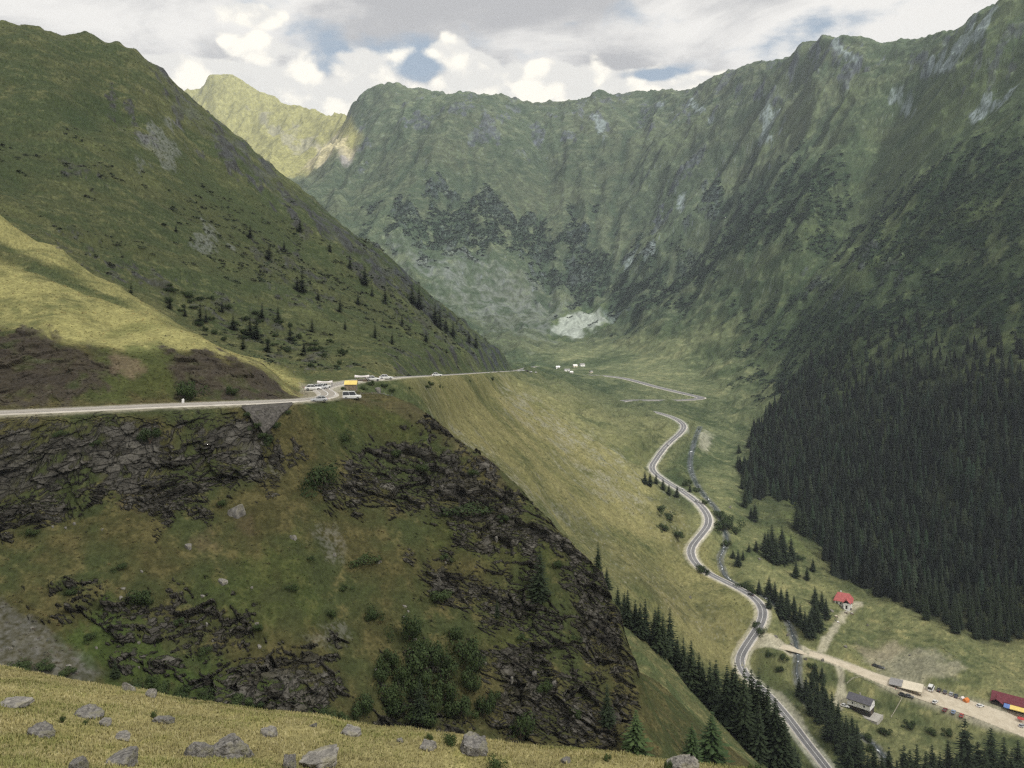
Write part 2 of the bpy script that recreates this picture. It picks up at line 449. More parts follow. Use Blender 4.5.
# ------------------------------------------------------------------ soft areas given as polygons in picture coordinates and a depth range
def area(poly, dmin, dmax, soft=8.0, U=None, V=None, D=None, wob=0.0):
    U = GU if U is None else U; V = GV0 if V is None else V; D = GD if D is None else D
    out = np.zeros(U.shape, np.float32)
    p = np.array(poly, float)
    m = (U > p[:, 0].min() - 30) & (U < p[:, 0].max() + 30) & (V > p[:, 1].min() - 30) & (V < p[:, 1].max() + 30) & (D >= dmin) & (D <= dmax)
    if not m.any():
        return out
    x, y = U[m], V[m]
    inside = np.zeros(x.shape, bool); dist = np.full(x.shape, 1e9)
    for i in range(len(p)):
        x1, y1 = p[i]; x2, y2 = p[(i + 1) % len(p)]
        if y1 != y2:
            c = ((y1 > y) != (y2 > y)) & (x < (x2 - x1) * (y - y1) / (y2 - y1) + x1)
            inside ^= c
        t = np.clip(((x - x1) * (x2 - x1) + (y - y1) * (y2 - y1)) / max((x2 - x1) ** 2 + (y2 - y1) ** 2, 1e-9), 0, 1)
        dist = np.minimum(dist, np.hypot(x - x1 - t * (x2 - x1), y - y1 - t * (y2 - y1)))
    sd = np.where(inside, dist, -dist)
    if wob:
        sd = sd + wob * WOB[m]
    out[m] = sstep(-soft * 0.5, soft * 0.5, sd)
    return out


# edge wobble: noise whose grain follows distance
_wu, _wd = GU / 100.0, np.log(GD) * 7.0
WOB = (fbm2(_wu, _wd, 0.22, 4, 0.6, 2.2)).astype(np.float32)


def many(polys, dmin, dmax, soft=8, wob=0.0):
    t = np.zeros(GU.shape, np.float32)
    for p in polys:
        t = np.maximum(t, area(p, dmin, dmax, soft, wob=wob))
    return t


CLIFF = many([
    [(-40, 448), (40, 442), (120, 428), (150, 446), (205, 430), (262, 432), (284, 462), (262, 484), (228, 487), (205, 500), (165, 522), (110, 498), (60, 520), (0, 532), (-40, 535)],
    [(326, 492), (345, 462), (372, 443), (432, 438), (470, 462), (520, 497), (542, 545), (540, 566), (485, 548), (425, 512), (380, 505), (345, 502)],
    [(415, 556), (480, 572), (545, 588), (566, 650), (505, 628), (430, 592)],
    [(556, 556), (600, 578), (622, 615), (640, 668), (600, 680), (574, 640)],
    [(490, 740), (500, 690), (470, 655), (535, 640), (606, 690), (632, 700), (632, 752), (520, 752)],
    [(360, 735), (385, 700), (450, 700), (470, 735), (430, 750)], [(400, 650), (430, 640), (450, 660), (410, 672)],
    [(264, 655), (330, 650), (345, 690), (325, 735), (250, 725), (190, 700), (195, 672)],
    [(100, 612), (160, 592), (252, 612), (248, 646), (190, 650), (110, 640)],
    [(40, 600), (75, 590), (110, 588), (100, 606), (60, 612)],
    [(120, 648), (190, 640), (200, 668), (130, 668)],
    [(425, 408), (450, 424), (475, 446), (503, 470), (498, 486), (465, 462), (430, 430)],
    [(515, 484), (548, 520), (575, 548), (604, 580), (622, 612), (600, 606), (560, 556), (520, 512)],
], 128, 262, 38, wob=18.0)
CUT = many([[(-40, 330), (40, 334), (85, 352), (120, 372), (90, 392), (40, 398), (-40, 402)],
            [(168, 350), (200, 352), (240, 361), (298, 383), (305, 392), (255, 392), (180, 386), (172, 370)]], 190, 262, 16, wob=13.0)
OUTCROP = many([   # rock on the left mountain
    [(35, 232), (70, 236), (130, 262), (190, 286), (240, 300), (300, 340), (350, 368), (330, 374), (280, 362), (220, 322), (150, 285), (80, 262)],
    [(255, 240), (300, 262), (330, 300), (320, 318), (280, 300), (250, 262)],
    [(150, 72), (185, 100), (240, 150), (300, 202), (330, 228), (310, 236), (270, 205), (215, 160), (165, 100)],
    [(100, 92), (140, 105), (150, 140), (120, 132)],
    [(60, 160), (95, 166), (105, 185), (80, 186)],
    [(330, 225), (372, 250), (420, 296), (470, 336), (500, 362), (470, 360), (420, 330), (370, 285), (335, 250)],
    [(390, 352), (450, 358), (500, 366), (480, 374), (400, 374)],
], 330, 1380, 10, wob=14.0) * (0.25 + 0.75 * sstep(-0.1, 0.35, WOB))
BACKROCK = many([
    [(337, 128), (362, 132), (366, 160), (350, 166), (338, 150)],
    [(380, 228), (440, 196), (540, 232), (592, 256), (585, 280), (520, 268), (440, 252)],
    [(720, 78), (790, 60), (850, 44), (960, 36), (1000, 6), (1024, 0), (1024, 55), (960, 70), (880, 70), (830, 90), (760, 100), (700, 110), (640, 112)],
    [(810, 270), (880, 255), (905, 285), (860, 305), (810, 300)],
    [(650, 200), (700, 180), (720, 230), (680, 260), (655, 250)],
    [(410, 95), (560, 104), (700, 92), (700, 130), (560, 135), (470, 140), (420, 125)],
], 900, 4000, 16, wob=22.0) * (0.1 + 0.9 * sstep(-0.05, 0.4, WOB))

# ------------------------------------------------------------------ relief
def octave_relief(X, Y, D, lo=0.004, hi=0.11, slope=0.055):
    z = np.zeros(X.shape, np.float32)
    lam = 0.25
    k = 0
    while lam < 700:
        w = sstep(lo * 0.5, lo, lam / D) * (1 - sstep(hi * 0.6, hi, lam / D))
        m = w > 0.001
        if m.any():
            z[m] += (w[m] * slope * lam) * perlin2(X[m] / lam + 31.7 * k, Y[m] / lam + 11.3 * k)
        lam *= 2.0; k += 1
    return z


relief = octave_relief(GX, GY := GD, GD) * np.interp(GD, [300, 420, 1300, 2500], [1.0, 1.4, 1.4, 1.5])
for _lam, _dd in ((22, 600), (48, 1000), (100, 1500), (210, 2000)):      # craggy ribs on the big hills
    _m = GD > _dd * .6
    relief[_m] += (sstep(_dd * .7, _dd * 1.5, GD[_m]) * _lam * min(.13, 13.0 / _lam) * (1 - 2.2 * np.abs(perlin2(GX[_m] / _lam + 3.3, GD[_m] / (1.5 * _lam))))).astype(np.float32)
flat = np.zeros(GX.shape, np.float32)
flat = np.maximum(flat, area([(650, 405), (690, 400), (740, 440), (755, 500), (840, 590), (1400, 640), (1400, 830), (900, 830), (830, 720), (760, 640), (700, 560), (690, 480)], 420, 1450, 40))
flat = np.maximum(flat, area([(520, 345), (600, 335), (700, 365), (720, 400), (620, 400), (540, 372)], 1300, 2300, 20))
GZ = GZ + relief * (1 - 0.75 * flat) * np.where(GD < 40, 0.7, 1.0)

# broad buttresses on the far walls, dying out at the skyline so it keeps its line
_sk = np.array(SKY)
SKYV = np.interp(GU, _sk[:, 0], _sk[:, 1])
SKYF = np.where(GD > 1500, sstep(-2, 55, GV0 - SKYV), 1.0).astype(np.float32) * np.where(GD > 3600, .3, 1.0)


def buttress(X, Y):
    wx = X + 130 * perlin2(X / 420 + 3, Y / 420); wy = Y + 130 * perlin2(X / 420, Y / 420 + 8)
    back = (1 - np.abs(perlin2(wx / 430, wy / 1300 + 4)) * 2.0) * .6 + (1 - np.abs(perlin2(wx / 190 + 9, wy / 600)) * 2.0) * .3
    a, c = wx * .86 + wy * .5, wy * .86 - wx * .5
    side = (1 - np.abs(perlin2(c / 330 + 5, a / 1000)) * 2.0) * .6 + (1 - np.abs(perlin2(c / 150 + 2, a / 480)) * 2.0) * .3
    w = sstep(.02, .22, X / np.maximum(Y, 1))
    return back * (1 - w) + side * w


BUT = buttress(GX, GD).astype(np.float32)
_bw = sstep(850, 2000, GD) * (1 - flat) * SKYF * sstep(-40, 160, GZ)
GZ = GZ + (BUT - .35) * 120 * _bw
# gullies: water runs down the hills from many springs and cuts where it gathers
CELL = 8.0
ex0, ey0 = -2700.0, 330.0
ENX, ENY = 675, 560
exs = ex0 + CELL * np.arange(ENX); eys = ey0 + CELL * np.arange(ENY)
EX, EY = np.meshgrid(exs, eys)
_eu = U0 + F * EX / EY
EZ = -(base_v(_eu[::3, ::3], EY[::3, ::3]) - V0) / F * EY[::3, ::3]


def bil(grid, fx, fy):
    h, w = grid.shape
    fx = np.clip(fx, 0, w - 1.001); fy = np.clip(fy, 0, h - 1.001)
    i = fx.astype(int); j = fy.astype(int); a = fx - i; b = fy - j
    return grid[j, i] * (1 - a) * (1 - b) + grid[j, i + 1] * a * (1 - b) + grid[j + 1, i] * (1 - a) * b + grid[j + 1, i + 1] * a * b


EZ = bil(EZ, (EX - ex0) / CELL / 3, (EY - ey0) / CELL / 3)
EZ = EZ + fbm2(EX, EY, 420.0, 6, 0.6, 5.0) * 46.0 + buttress(EX, EY) * 95 * sstep(850, 2000, EY)
FLOW = np.zeros((ENY, ENX))
_gr = np.random.default_rng(11)
for rnd in range(3):
    gy_, gx_ = np.gradient(EZ, CELL)
    acc = np.zeros(ENX * ENY)
    nP = 60000
    fx = _gr.uniform(1, ENX - 2, nP); fy = _gr.uniform(1, ENY - 2, nP)
    vx = np.zeros(nP); vy = np.zeros(nP)
    for st in range(110):
        i = fx.astype(int); j = fy.astype(int)
        g1 = gx_[j, i]; g2 = gy_[j, i]
        vx = 0.55 * vx - g1; vy = 0.55 * vy - g2
        nrm = np.hypot(vx, vy) + 1e-9
        acc += np.bincount(j * ENX + i, minlength=ENX * ENY) * 1.0
        fx = np.clip(fx + vx / nrm * 0.8, 1, ENX - 2); fy = np.clip(fy + vy / nrm * 0.8, 1, ENY - 2)
    acc = acc.reshape(ENY, ENX)
    for _ in range(2):
        acc = (acc + np.roll(acc, 1, 0) + np.roll(acc, -1, 0) + np.roll(acc, 1, 1) + np.roll(acc, -1, 1)) / 5
    fl = np.log1p(acc)
    bl = fl.copy()
    for _ in range(60):
        bl = (bl + np.roll(bl, 1, 0) + np.roll(bl, -1, 0) + np.roll(bl, 1, 1) + np.roll(bl, -1, 1)) / 5
    FLOW = fl - bl
    steep = sstep(0.15, 0.5, np.hypot(gx_, gy_))
    EZ = EZ - FLOW * steep * (3.2 if rnd < 2 else 2.0)
_fx, _fy = (GX - ex0) / CELL, (GD - ey0) / CELL
EROD = np.clip(bil(FLOW * steep, _fx, _fy), -2.5, 3.0)
EROD *= sstep(380, 520, GD)
EAMP = np.interp(GD, [400, 800, 1500, 3000, 4500], [0.8, 1.3, 2.2, 3.6, 4.5])
EROD *= (.35 + .65 * sstep(-.3, .5, fbm2(GX, GD, 500.0, 2, .5, 2.0))) * (.4 + .6 * SKYF)
GZ = GZ - EROD * EAMP

# cliffs: tilted ledges and broken blocks pushed in and out of the face
rock_w = np.maximum(CLIFF, 0.45 * CUT)
m = rock_w > 0.005
cx_, cy_, cz_ = GX[m], GD[m], GZ[m]
def ledge(t, h, sharp=0.72):
    f = t / h; i = np.floor(f); r = f - i
    return (i + sstep(sharp, 1.0, r)) * h - t + 0.5 * h
wv = perlin3(cx_ / 23, cy_ / 23, cz_ / 17)
tilt = np.interp(cx_, [-120, -55, -20, 40], [-0.40, -0.34, 0.05, 0.30])
bed = cz_ + tilt * (cx_ + 60) + 0.25 * cy_ + wv * 3.0 + perlin3(cx_ / 8, cy_ / 8, cz_ / 8 + 3) * 1.0
big = perlin3(cx_ / 17, cy_ / 17, cz_ / 22 + 11)
jx = cx_ + 1.2 * perlin3(cx_ / 5, cy_ / 5, cz_ / 5 + 31); jy = cy_ + 1.2 * perlin3(cx_ / 5 + 8, cy_ / 5, cz_ / 5)
push = 2.4 * big + 0.55 * ledge(bed, 7.0, 0.65) * sstep(-.4, .4, big)
CRACK = np.zeros(GX.shape, np.float32); TONE = np.zeros(GX.shape, np.float32)
crk = np.zeros(cx_.shape, np.float32); ton = np.zeros(cx_.shape, np.float32)
for lv, (sx, sz, amp) in enumerate(((8.0, 4.6, 1.9), (3.4, 1.9, .9), (1.4, .8, .35))):
    r4, off, gap = worley3(jx / sx, jy / sx, bed / sz, lv)
    tiltv = (r4[:, 1:4] - .5) * 2
    push = push + amp * ((r4[:, 0] - .5) * 1.5 + (off * tiltv).sum(1) * 1.1)
    crk = np.maximum(crk, (1 - sstep(0.02, 0.10 + .03 * lv, gap)) * (1.0, .8, .5)[lv] * (r4[:, 2] > .35))
    ton += (r4[:, 3] - .5) * (.8, .7, .5)[lv]
push -= crk * .5
CRACK[m] = crk * rock_w[m]; TONE[m] = ton
GZp, GXp, GYp = GZ.copy(), GX.copy(), GD.copy()
GYp[m] -= push * rock_w[m] * 0.8
GZp[m] += push * rock_w[m] * 0.55
GXp[m] += 0.3 * ton * rock_w[m]
# rough rock farther off
m2 = (OUTCROP > 0.02) | (BACKROCK > 0.02)
rr = np.maximum(OUTCROP, BACKROCK)[m2]
sc = GD[m2] / 200.0
GZp[m2] += rr * sc * (.35 + .65 * SKYF[m2]) * (1.3 * np.abs(perlin3(GX[m2] / (6 * sc.mean()), GD[m2] / (6 * sc.mean()), GZ[m2] / (5 * sc.mean()))) + 0.8 * perlin3(GX[m2] / 12, GD[m2] / 12, GZ[m2] / 9))


# ------------------------------------------------------------------ roads cut into the hillside
def spline(pts, step):
    p = np.array(pts, float)
    p = np.concatenate([[2 * p[0] - p[1]], p, [2 * p[-1] - p[-2]]])
    out = []
    for i in range(1, len(p) - 2):
        n = max(2, int(np.linalg.norm(p[i + 1] - p[i]) / step))
        t = np.linspace(0, 1, n, endpoint=False)[:, None]
        a, b, c, d = p[i - 1], p[i], p[i + 1], p[i + 2]
        out.append(0.5 * ((2 * b) + (-a + c) * t + (2 * a - 5 * b + 4 * c - d) * t ** 2 + (-a + 3 * b - 3 * c + d) * t ** 3))
    out = np.concatenate(out + [p[-2][None]])
    return out


def resample(c, step):
    d = np.concatenate([[0], np.cumsum(np.linalg.norm(np.diff(c[:, :2], axis=0), axis=1))])
    n = int(d[-1] / step) + 1
    t = np.linspace(0, d[-1], n)
    return np.stack([np.interp(t, d, c[:, k]) for k in range(3)], 1)


def smooth_line(c, xy=2, zz=20):
    c = c.copy()
    for k, n in ((0, xy), (1, xy), (2, zz)):
        for _ in range(n):
            a = c[:, k].copy()
            a[1:-1] = (c[:-2, k] + 2 * c[1:-1, k] + c[2:, k]) / 4
            c[:, k] = a
    return c


ROADL = smooth_line(resample(spline([px(*q) for q in ROAD], 3.0), 2.5), 8, 40)
GRAVL = smooth_line(resample(spline([px(*q) for q in GRAVEL], 3.0), 2.5), 6, 30)


def carve(line, half, blend, drop):
    global GZp
    # candidate vertices
    cells = set()
    cs = 12.0
    rad = int((half + blend) / cs) + 2
    lo = np.floor(line[:, :2] / cs).astype(int)
    base = np.array([-400, 0])
    H = np.zeros((900, 500), bool)
    for a, b in set(map(tuple, lo)):
        ia, ib = a - base[0], b - base[1]
        H[max(0, ia - rad):ia + rad + 1, max(0, ib - rad):ib + rad + 1] = True
    ci = np.clip((np.floor(GXp / cs)).astype(int) - base[0], 0, 899); cj = np.clip(np.floor(GYp / cs).astype(int) - base[1], 0, 499)
    sel = H[ci, cj]
    idx = np.flatnonzero(sel.ravel())
    X = GXp.ravel()[idx]; Y = GYp.ravel()[idx]; Z = GZp.ravel()[idx]
    best = np.full(len(idx), 1e9); bz = np.zeros(len(idx))
    L = line
    for i in range(0, len(idx), 4000):
        dx = X[i:i + 4000, None] - L[None, :, 0]; dy = Y[i:i + 4000, None] - L[None, :, 1]
        d2 = dx * dx + dy * dy
        k = d2.argmin(1)
        best[i:i + 4000] = np.sqrt(d2[np.arange(len(k)), k]); bz[i:i + 4000] = L[k, 2]
    hw = half + np.clip(Y * 0.004, 0.0, 3.0) + np.interp(Y, [1200, 1330], [0, 4.5])
    w = 1 - sstep(0, 1, (best - hw) / blend)
    nz = Z * (1 - w) + (bz - drop) * w
    zz = GZp.ravel(); zz[idx] = nz; GZp = zz.reshape(GZp.shape)
    return idx, best


_gi, _gd = carve(GRAVL, 6.0, 12.0, 0.25)
_ri, _rd = carve(ROADL, 5.0, 15.0, 0.25)
ROADDIST = np.full(GXp.size, 1e3, np.float32); ROADDIST[_ri] = _rd; ROADDIST = ROADDIST.reshape(GXp.shape)
GRAVDIST = np.full(GXp.size, 1e3, np.float32); GRAVDIST[_gi] = _gd; GRAVDIST = GRAVDIST.reshape(GXp.shape)
# the car park and yards are level ground
LOT = area([(868, 672), (905, 678), (940, 690), (985, 702), (1040, 716), (1040, 742), (985, 730), (940, 712), (905, 700), (880, 690)], 500, 640, 8)
GU1 = U0 + F * GXp / GYp


def ground_at(x, y):
    """height of the finished land at (x, y)"""
    s = x / (y + 12.0)
    fj = np.interp(s, SCOL, np.arange(NC)); fi = np.interp(y, DROW, np.arange(NR))
    return float(bil(GZp, np.array([fj]), np.array([fi]))[0])


def hit(u, v, dmin=10.0, dmax=6000.0):
    """the point of the land seen at picture column u, row v, first one beyond dmin"""
    D = DROW[(DROW >= dmin) & (DROW <= dmax)]
    x = (u - U0) / F * D
    fj = np.interp(x / (D + 12.0), SCOL, np.arange(NC)); fi = np.interp(D, DROW, np.arange(NR))
    z = bil(GZp, fj, fi)
    vv = V0 - F * z / D
    k = np.flatnonzero(vv <= v)
    if len(k) == 0:
        k = int(np.argmin(vv)); return (float(x[k]), float(D[k]), float(z[k]))
    k = k[0]
    if k > 0:
        t = (vv[k - 1] - v) / max(vv[k - 1] - vv[k], 1e-6)
        d = D[k - 1] + t * (D[k] - D[k - 1])
    else:
        d = D[0]
    return (float((u - U0) / F * d), float(d), float((V0 - v) / F * d))
def sheet_mesh(name, X, Y, Z, albedo=None):
    nr, nc = X.shape
    me = bpy.data.meshes.new(name)
    co = np.stack([X, Y, Z], -1).reshape(-1, 3).astype(np.float32)
    i = np.arange(nr * nc).reshape(nr, nc)
    q = np.stack([i[:-1, :-1], i[:-1, 1:], i[1:, 1:], i[1:, :-1]], -1).reshape(-1, 4)
    me.vertices.add(len(co)); me.vertices.foreach_set('co', co.ravel())
    me.loops.add(q.size); me.loops.foreach_set('vertex_index', q.ravel().astype(np.int32))
    me.polygons.add(len(q)); me.polygons.foreach_set('loop_start', (np.arange(len(q)) * 4).astype(np.int32))
    me.polygons.foreach_set('use_smooth', np.ones(len(q), bool))
    me.update(calc_edges=True)
    if albedo is not None:
        a = me.color_attributes.new('albedo', 'FLOAT_COLOR', 'POINT')
        a.data.foreach_set('color', albedo.reshape(-1, 4).astype(np.float32).ravel())
    o = bpy.data.objects.new(name, me); COL.objects.link(o)
    return o


# ------------------------------------------------------------------ the stream bed
RIVER_PX = [(700, 426), (694, 442), (690, 462), (694, 478), (704, 494), (716, 508), (722, 522), (727, 540), (720, 556), (722, 567), (729, 579), (748, 588), (770, 598), (786, 618), (795, 640), (798, 656), (797, 674), (803, 694), (820, 715), (846, 728), (870, 740), (884, 756), (892, 785)]
RIVL = smooth_line(resample(spline([hit(u, v, 420) for u, v in RIVER_PX], 3.0), 2.0), 10, 60)
for _i in range(1, len(RIVL)):
    pass
_vi, _vd = carve(RIVL, 2.6, 6.0, 1.0)
RIVDIST = np.full(GXp.size, 1e3, np.float32); RIVDIST[_vi] = _vd; RIVDIST = RIVDIST.reshape(GXp.shape)


# ------------------------------------------------------------------ what grows and lies where: the ground's colours, some haze, sun and shade put in
def band_noise(lo, hi, seed):
    z = np.zeros(GX.shape, np.float32); wt = np.zeros(GX.shape, np.float32)
    lam = 0.06; k = 0
    while lam < 900:
        r = lam / GD
        w = sstep(lo * 0.6, lo, r) * (1 - sstep(hi, hi * 1.7, r))
        m = w > 0.01
        if m.any():
            z[m] += w[m] * perlin2(GX[m] / lam + seed + 5.1 * k, (GYp[m] + 1.2 * GZp[m]) / lam - seed + 3.3 * k)
            wt[m] += w[m] ** 2
        lam *= 1.9; k += 1
    m = (GD > 100) & (GD < 280)               # on the crags the noise has to be solid, not projected
    lam = .7 if hi < .006 else 3.2 if hi < .05 else 16.0 if hi < .2 else 55.0
    x_, y_, z_ = GXp[m], GYp[m], GZp[m]
    z3 = sum(a * perlin3(x_ / (lam * k) + seed, y_ / (lam * k), z_ / (lam * k) - seed) for k, a in ((1.0, .8), (2.1, .6)))
    out = z / np.sqrt(np.maximum(wt, 0.3))
    out[m] = z3 * 1.25
    return out


NF = band_noise(0.0022, 0.005, 3.0)
NM = band_noise(0.008, 0.03, 19.0)
NL = band_noise(0.05, 0.16, 41.0)
NX = band_noise(0.2, 0.5, 77.0)
# slope steepness of the finished land
_dr = np.gradient(GZp, axis=0) / np.maximum(np.gradient(GYp, axis=0), 1e-3)
EN = np.clip(EROD, -2, 3)


def C(r, g, b):
    return np.array((r, g, b), np.float32)


G_GREEN, G_OLIVE, G_DRY, G_GOLD, G_LUSH = C(.066, .078, .032), C(.098, .095, .040), C(.180, .155, .070), C(.300, .225, .085), C(.056, .080, .024)
ROCK_D, ROCK_L, SCREE, SOIL, SCRUB = C(.050, .047, .045), C(.165, .156, .150), C(.235, .222, .205), C(.120, .086, .056), C(.020, .033, .016)
TAN = C(.40, .345, .255)

ALB = np.zeros(GX.shape + (3,), np.float32)
ALB[:] = G_GREEN


def lay(col, w):
    global ALB
    w = np.clip(w, 0, 1)[..., None]
    ALB = ALB * (1 - w) + col * w


near, spur = GD < 45, (GD >= 100) & (GD < 268)
# hillsides: green to olive in patches
lay(G_OLIVE, sstep(-0.5, 0.7, NL + 0.5 * NM + 0.3 * NX))
lay(G_DRY, 0.55 * sstep(0.1, 1.1, NM + 0.5 * NF + 0.4 * NX))
# spur grass
sp = spur * 1.0
lay(C(.082, .074, .032), sp * sstep(-0.8, 0.5, NL + .4 * NM))
lay(C(.135, .112, .050), sp * 0.5 * sstep(0.0, 0.9, NM + 0.6 * NF + .4 * NL))
lay(G_LUSH, many([[(340, 402), (420, 410), (470, 450), (400, 445), (330, 440), (300, 420)], [(60, 640), (110, 600), (180, 660), (330, 690), (330, 720), (190, 700), (110, 680)], [(430, 500), (560, 540), (560, 575), (430, 550)], [(480, 640), (520, 610), (560, 700), (520, 700)], [(180, 590), (300, 540), (330, 620), (250, 640)]], 120, 262, 30, wob=14) * sstep(-.5, .5, NM + .2) * 0.55)
lay(SOIL * 1.3, many([[(340, 398), (420, 404), (520, 490), (500, 486), (410, 416), (340, 404)], [(110, 505), (130, 490), (145, 520)], [(190, 540), (210, 535), (222, 548), (200, 552)], [(236, 520), (252, 518), (252, 530), (238, 530)]], 120, 262, 10, wob=8) * 0.35)
# valley flank below the bench and valley floor: dry pasture
flank = many([[(400, 380), (530, 372), (620, 410), (700, 420), (660, 480), (720, 560), (770, 610), (740, 700), (640, 620), (560, 530), (470, 450), (410, 400)]], 320, 1500, 26)
floor_ = many([[(520, 350), (620, 335), (760, 330), (800, 390), (745, 470), (740, 520), (830, 590), (1300, 640), (1300, 820), (880, 800), (760, 640), (690, 520), (700, 440), (560, 372)]], 400, 2300, 30)
lay(C(.200, .178, .082), flank * sstep(-1.2, 0.5, NL + .5 * NM))
# streaks running down the flank
_sx = (GX * 0.80 + GYp * 0.60); _sy = (GYp * 0.80 - GX * 0.60)
STREAK = fbm2(_sx / 6.0, _sy / 1.6, 16.0, 3, .55, 8.0)
lay(C(.085, .088, .032), flank * 0.6 * sstep(0.05, 0.8, .7 * STREAK + .6 * NM))
lay(C(.255, .212, .105), flank * 0.55 * sstep(0.1, 0.9, -.7 * STREAK + .5 * NF - .3 * NM))
lay(SCREE * 0.85, many([[(500, 385), (530, 400), (600, 450), (640, 480), (630, 486), (570, 450), (510, 410)], [(560, 455), (600, 470), (650, 500), (640, 510), (590, 490)], [(428, 408), (470, 440), (520, 480), (600, 530), (560, 520), (480, 470)]], 330, 1200, 14, wob=16) * 0.5 * sstep(-.3, .5, NF + NM))
lay(C(.172, .166, .074), floor_ * sstep(-1.0, 0.6, NL + .5 * NM) * 0.8)
lay(C(.220, .190, .085), floor_ * 0.7 * sstep(0.2, 1.0, NM + .6 * NL + .3 * NF))
lay(G_GREEN, floor_ * 0.7 * sstep(0.2, 1.0, -NM - .5 * NL))
# broken rocky strip and scrub along the foot of the flank
_strip = many([[(556, 498), (600, 530), (660, 575), (745, 630), (730, 645), (655, 605), (590, 560)], [(652, 500), (668, 488), (692, 520), (690, 548), (672, 548), (655, 525)]], 330, 1000, 16, wob=14)
lay(C(.060, .062, .030), _strip * .7 * sstep(-.4, .5, NM + .3 * NF))
lay(SCREE * .8, _strip * .6 * sstep(.3, .9, NF - .4 * NM))
# big hills farther off
hill = sstep(380, 480, GD) * (1 - flank) * (1 - floor_)
lay(C(.135, .135, .055), hill * 0.55 * sstep(0.1, 1.5, .35 * BUT - .5 * EN + NM * 0.7 + NF * .4))
lay(C(.038, .056, .022), hill * 0.65 * sstep(0.1, 1.3, .5 * EN - .5 * BUT + NM * 0.7 + .3 * NL + .3 * NF))
rightm = sstep(40, 160, GX - GYp * 0.13) * sstep(600, 800, GYp) * (1 - floor_)
lay(C(.115, .135, .040), rightm * 0.65 * sstep(0.2, 1.1, NL + .4 * NM - .3 * EN))
# dwarf pine and scrub, in mats with torn edges
SCRUBW = many([
    [(600, 318), (618, 288), (655, 268), (710, 240), (790, 200), (850, 205), (930, 180), (1024, 150), (1100, 140), (1100, 210), (1000, 215), (930, 232), (870, 215), (800, 240), (735, 262), (690, 300), (640, 312)],
    [(715, 205), (780, 180), (830, 182), (850, 215), (780, 230), (730, 232)],
    [(740, 330), (800, 300), (880, 300), (960, 262), (1100, 225), (1100, 300), (1010, 320), (930, 345), (860, 340), (800, 350), (750, 352)],
    [(830, 250), (960, 215), (1100, 180), (1100, 215), (980, 250), (880, 285)],
    [(372, 240), (440, 205), (500, 222), (580, 240), (600, 275), (575, 292), (520, 272), (450, 258)],
    [(530, 278), (600, 270), (610, 300), (575, 310)],
    [(755, 375), (800, 350), (860, 345), (830, 385), (780, 400)],
], 800, 3200, 30, wob=34) * sstep(-0.75, 0.1, NM + 0.6 * NL + .2 * NF)
SCRUBW = np.maximum(SCRUBW, many([   # on the left mountain
    [(0, 140), (90, 135), (120, 165), (110, 190), (30, 170), (0, 165)],
    [(150, 190), (250, 190), (330, 250), (420, 300), (480, 350), (440, 360), (380, 330), (300, 300), (230, 290), (180, 240)],
    [(60, 230), (150, 250), (170, 262), (90, 258)],
    [(200, 300), (300, 330), (350, 368), (300, 372), (230, 340)],
], 340, 1350, 26, wob=26) * sstep(0.0, 0.7, NM + 0.5 * NL + .2 * NF) * 0.8)
lay(SCRUB, SCRUBW * 0.9)
FORESTW = area([(742, 478), (752, 448), (770, 418), (792, 384), (830, 352), (860, 322), (930, 318), (1024, 296), (1400, 230), (1400, 680), (1024, 640), (985, 640), (930, 618), (888, 596), (858, 580), (836, 572), (812, 536), (798, 508), (775, 498), (750, 498)], 560, 1500, 14, wob=6)
lay(C(.030, .032, .016), FORESTW * 0.85 * sstep(335, 395, GV0))
# yellow knoll
knoll = many([[(-300, 140), (0, 262), (50, 280), (150, 315), (305, 380), (300, 388), (240, 360), (200, 350), (130, 352), (90, 345), (0, 328), (-300, 300)], [(-300, 100), (0, 212), (120, 287), (190, 330), (150, 320), (60, 270), (0, 240), (-300, 130)]], 200, 350, 10)
lay(C(.285, .250, .098), knoll * sstep(-1.3, 0.2, NL + .4 * NM))  # knoll grass colour raised in place of brighter sun on it
lay(C(.165, .160, .058), knoll * .75 * sstep(0.1, 0.8, fbm2(GX * .8 + GYp * .35, GZp * 3, 22.0, 3, .5, 3.3)))
lay(C(.125, .105, .050), many([[(0, 396), (330, 392), (330, 404), (0, 416)]], 180, 262, 8) * .7)
lay(C(.085, .098, .034), many([[(95, 350), (160, 345), (250, 372), (180, 392), (80, 395)]], 195, 262, 14, wob=8) * .8)
# bare earth of the road cutting
lay(C(.078, .063, .046), CUT * sstep(-.5, .4, NM * .8 + .35 + .35 * NL))
lay(C(.055, .045, .038), CUT * .9 * sstep(-0.1, 0.6, NM * .7 + NF * .6))
lay(C(.140, .122, .095), CUT * .5 * sstep(0.4, 1.0, NF - NM * .4))
lay(C(.20, .150, .100), area([(112, 352), (128, 356), (146, 372), (130, 378), (112, 372)], 190, 262, 8, wob=4) * 0.8)
# crags
def normals_z():
    du = [np.gradient(q, axis=1) for q in (GXp, GYp, GZp)]
    dv = [np.gradient(q, axis=0) for q in (GXp, GYp, GZp)]
    n0 = du[1] * dv[2] - du[2] * dv[1]; n1 = du[2] * dv[0] - du[0] * dv[2]; n2 = du[0] * dv[1] - du[1] * dv[0]
    return n2 / np.sqrt(n0 ** 2 + n1 ** 2 + n2 ** 2 + 1e-12)


NZ = normals_z()


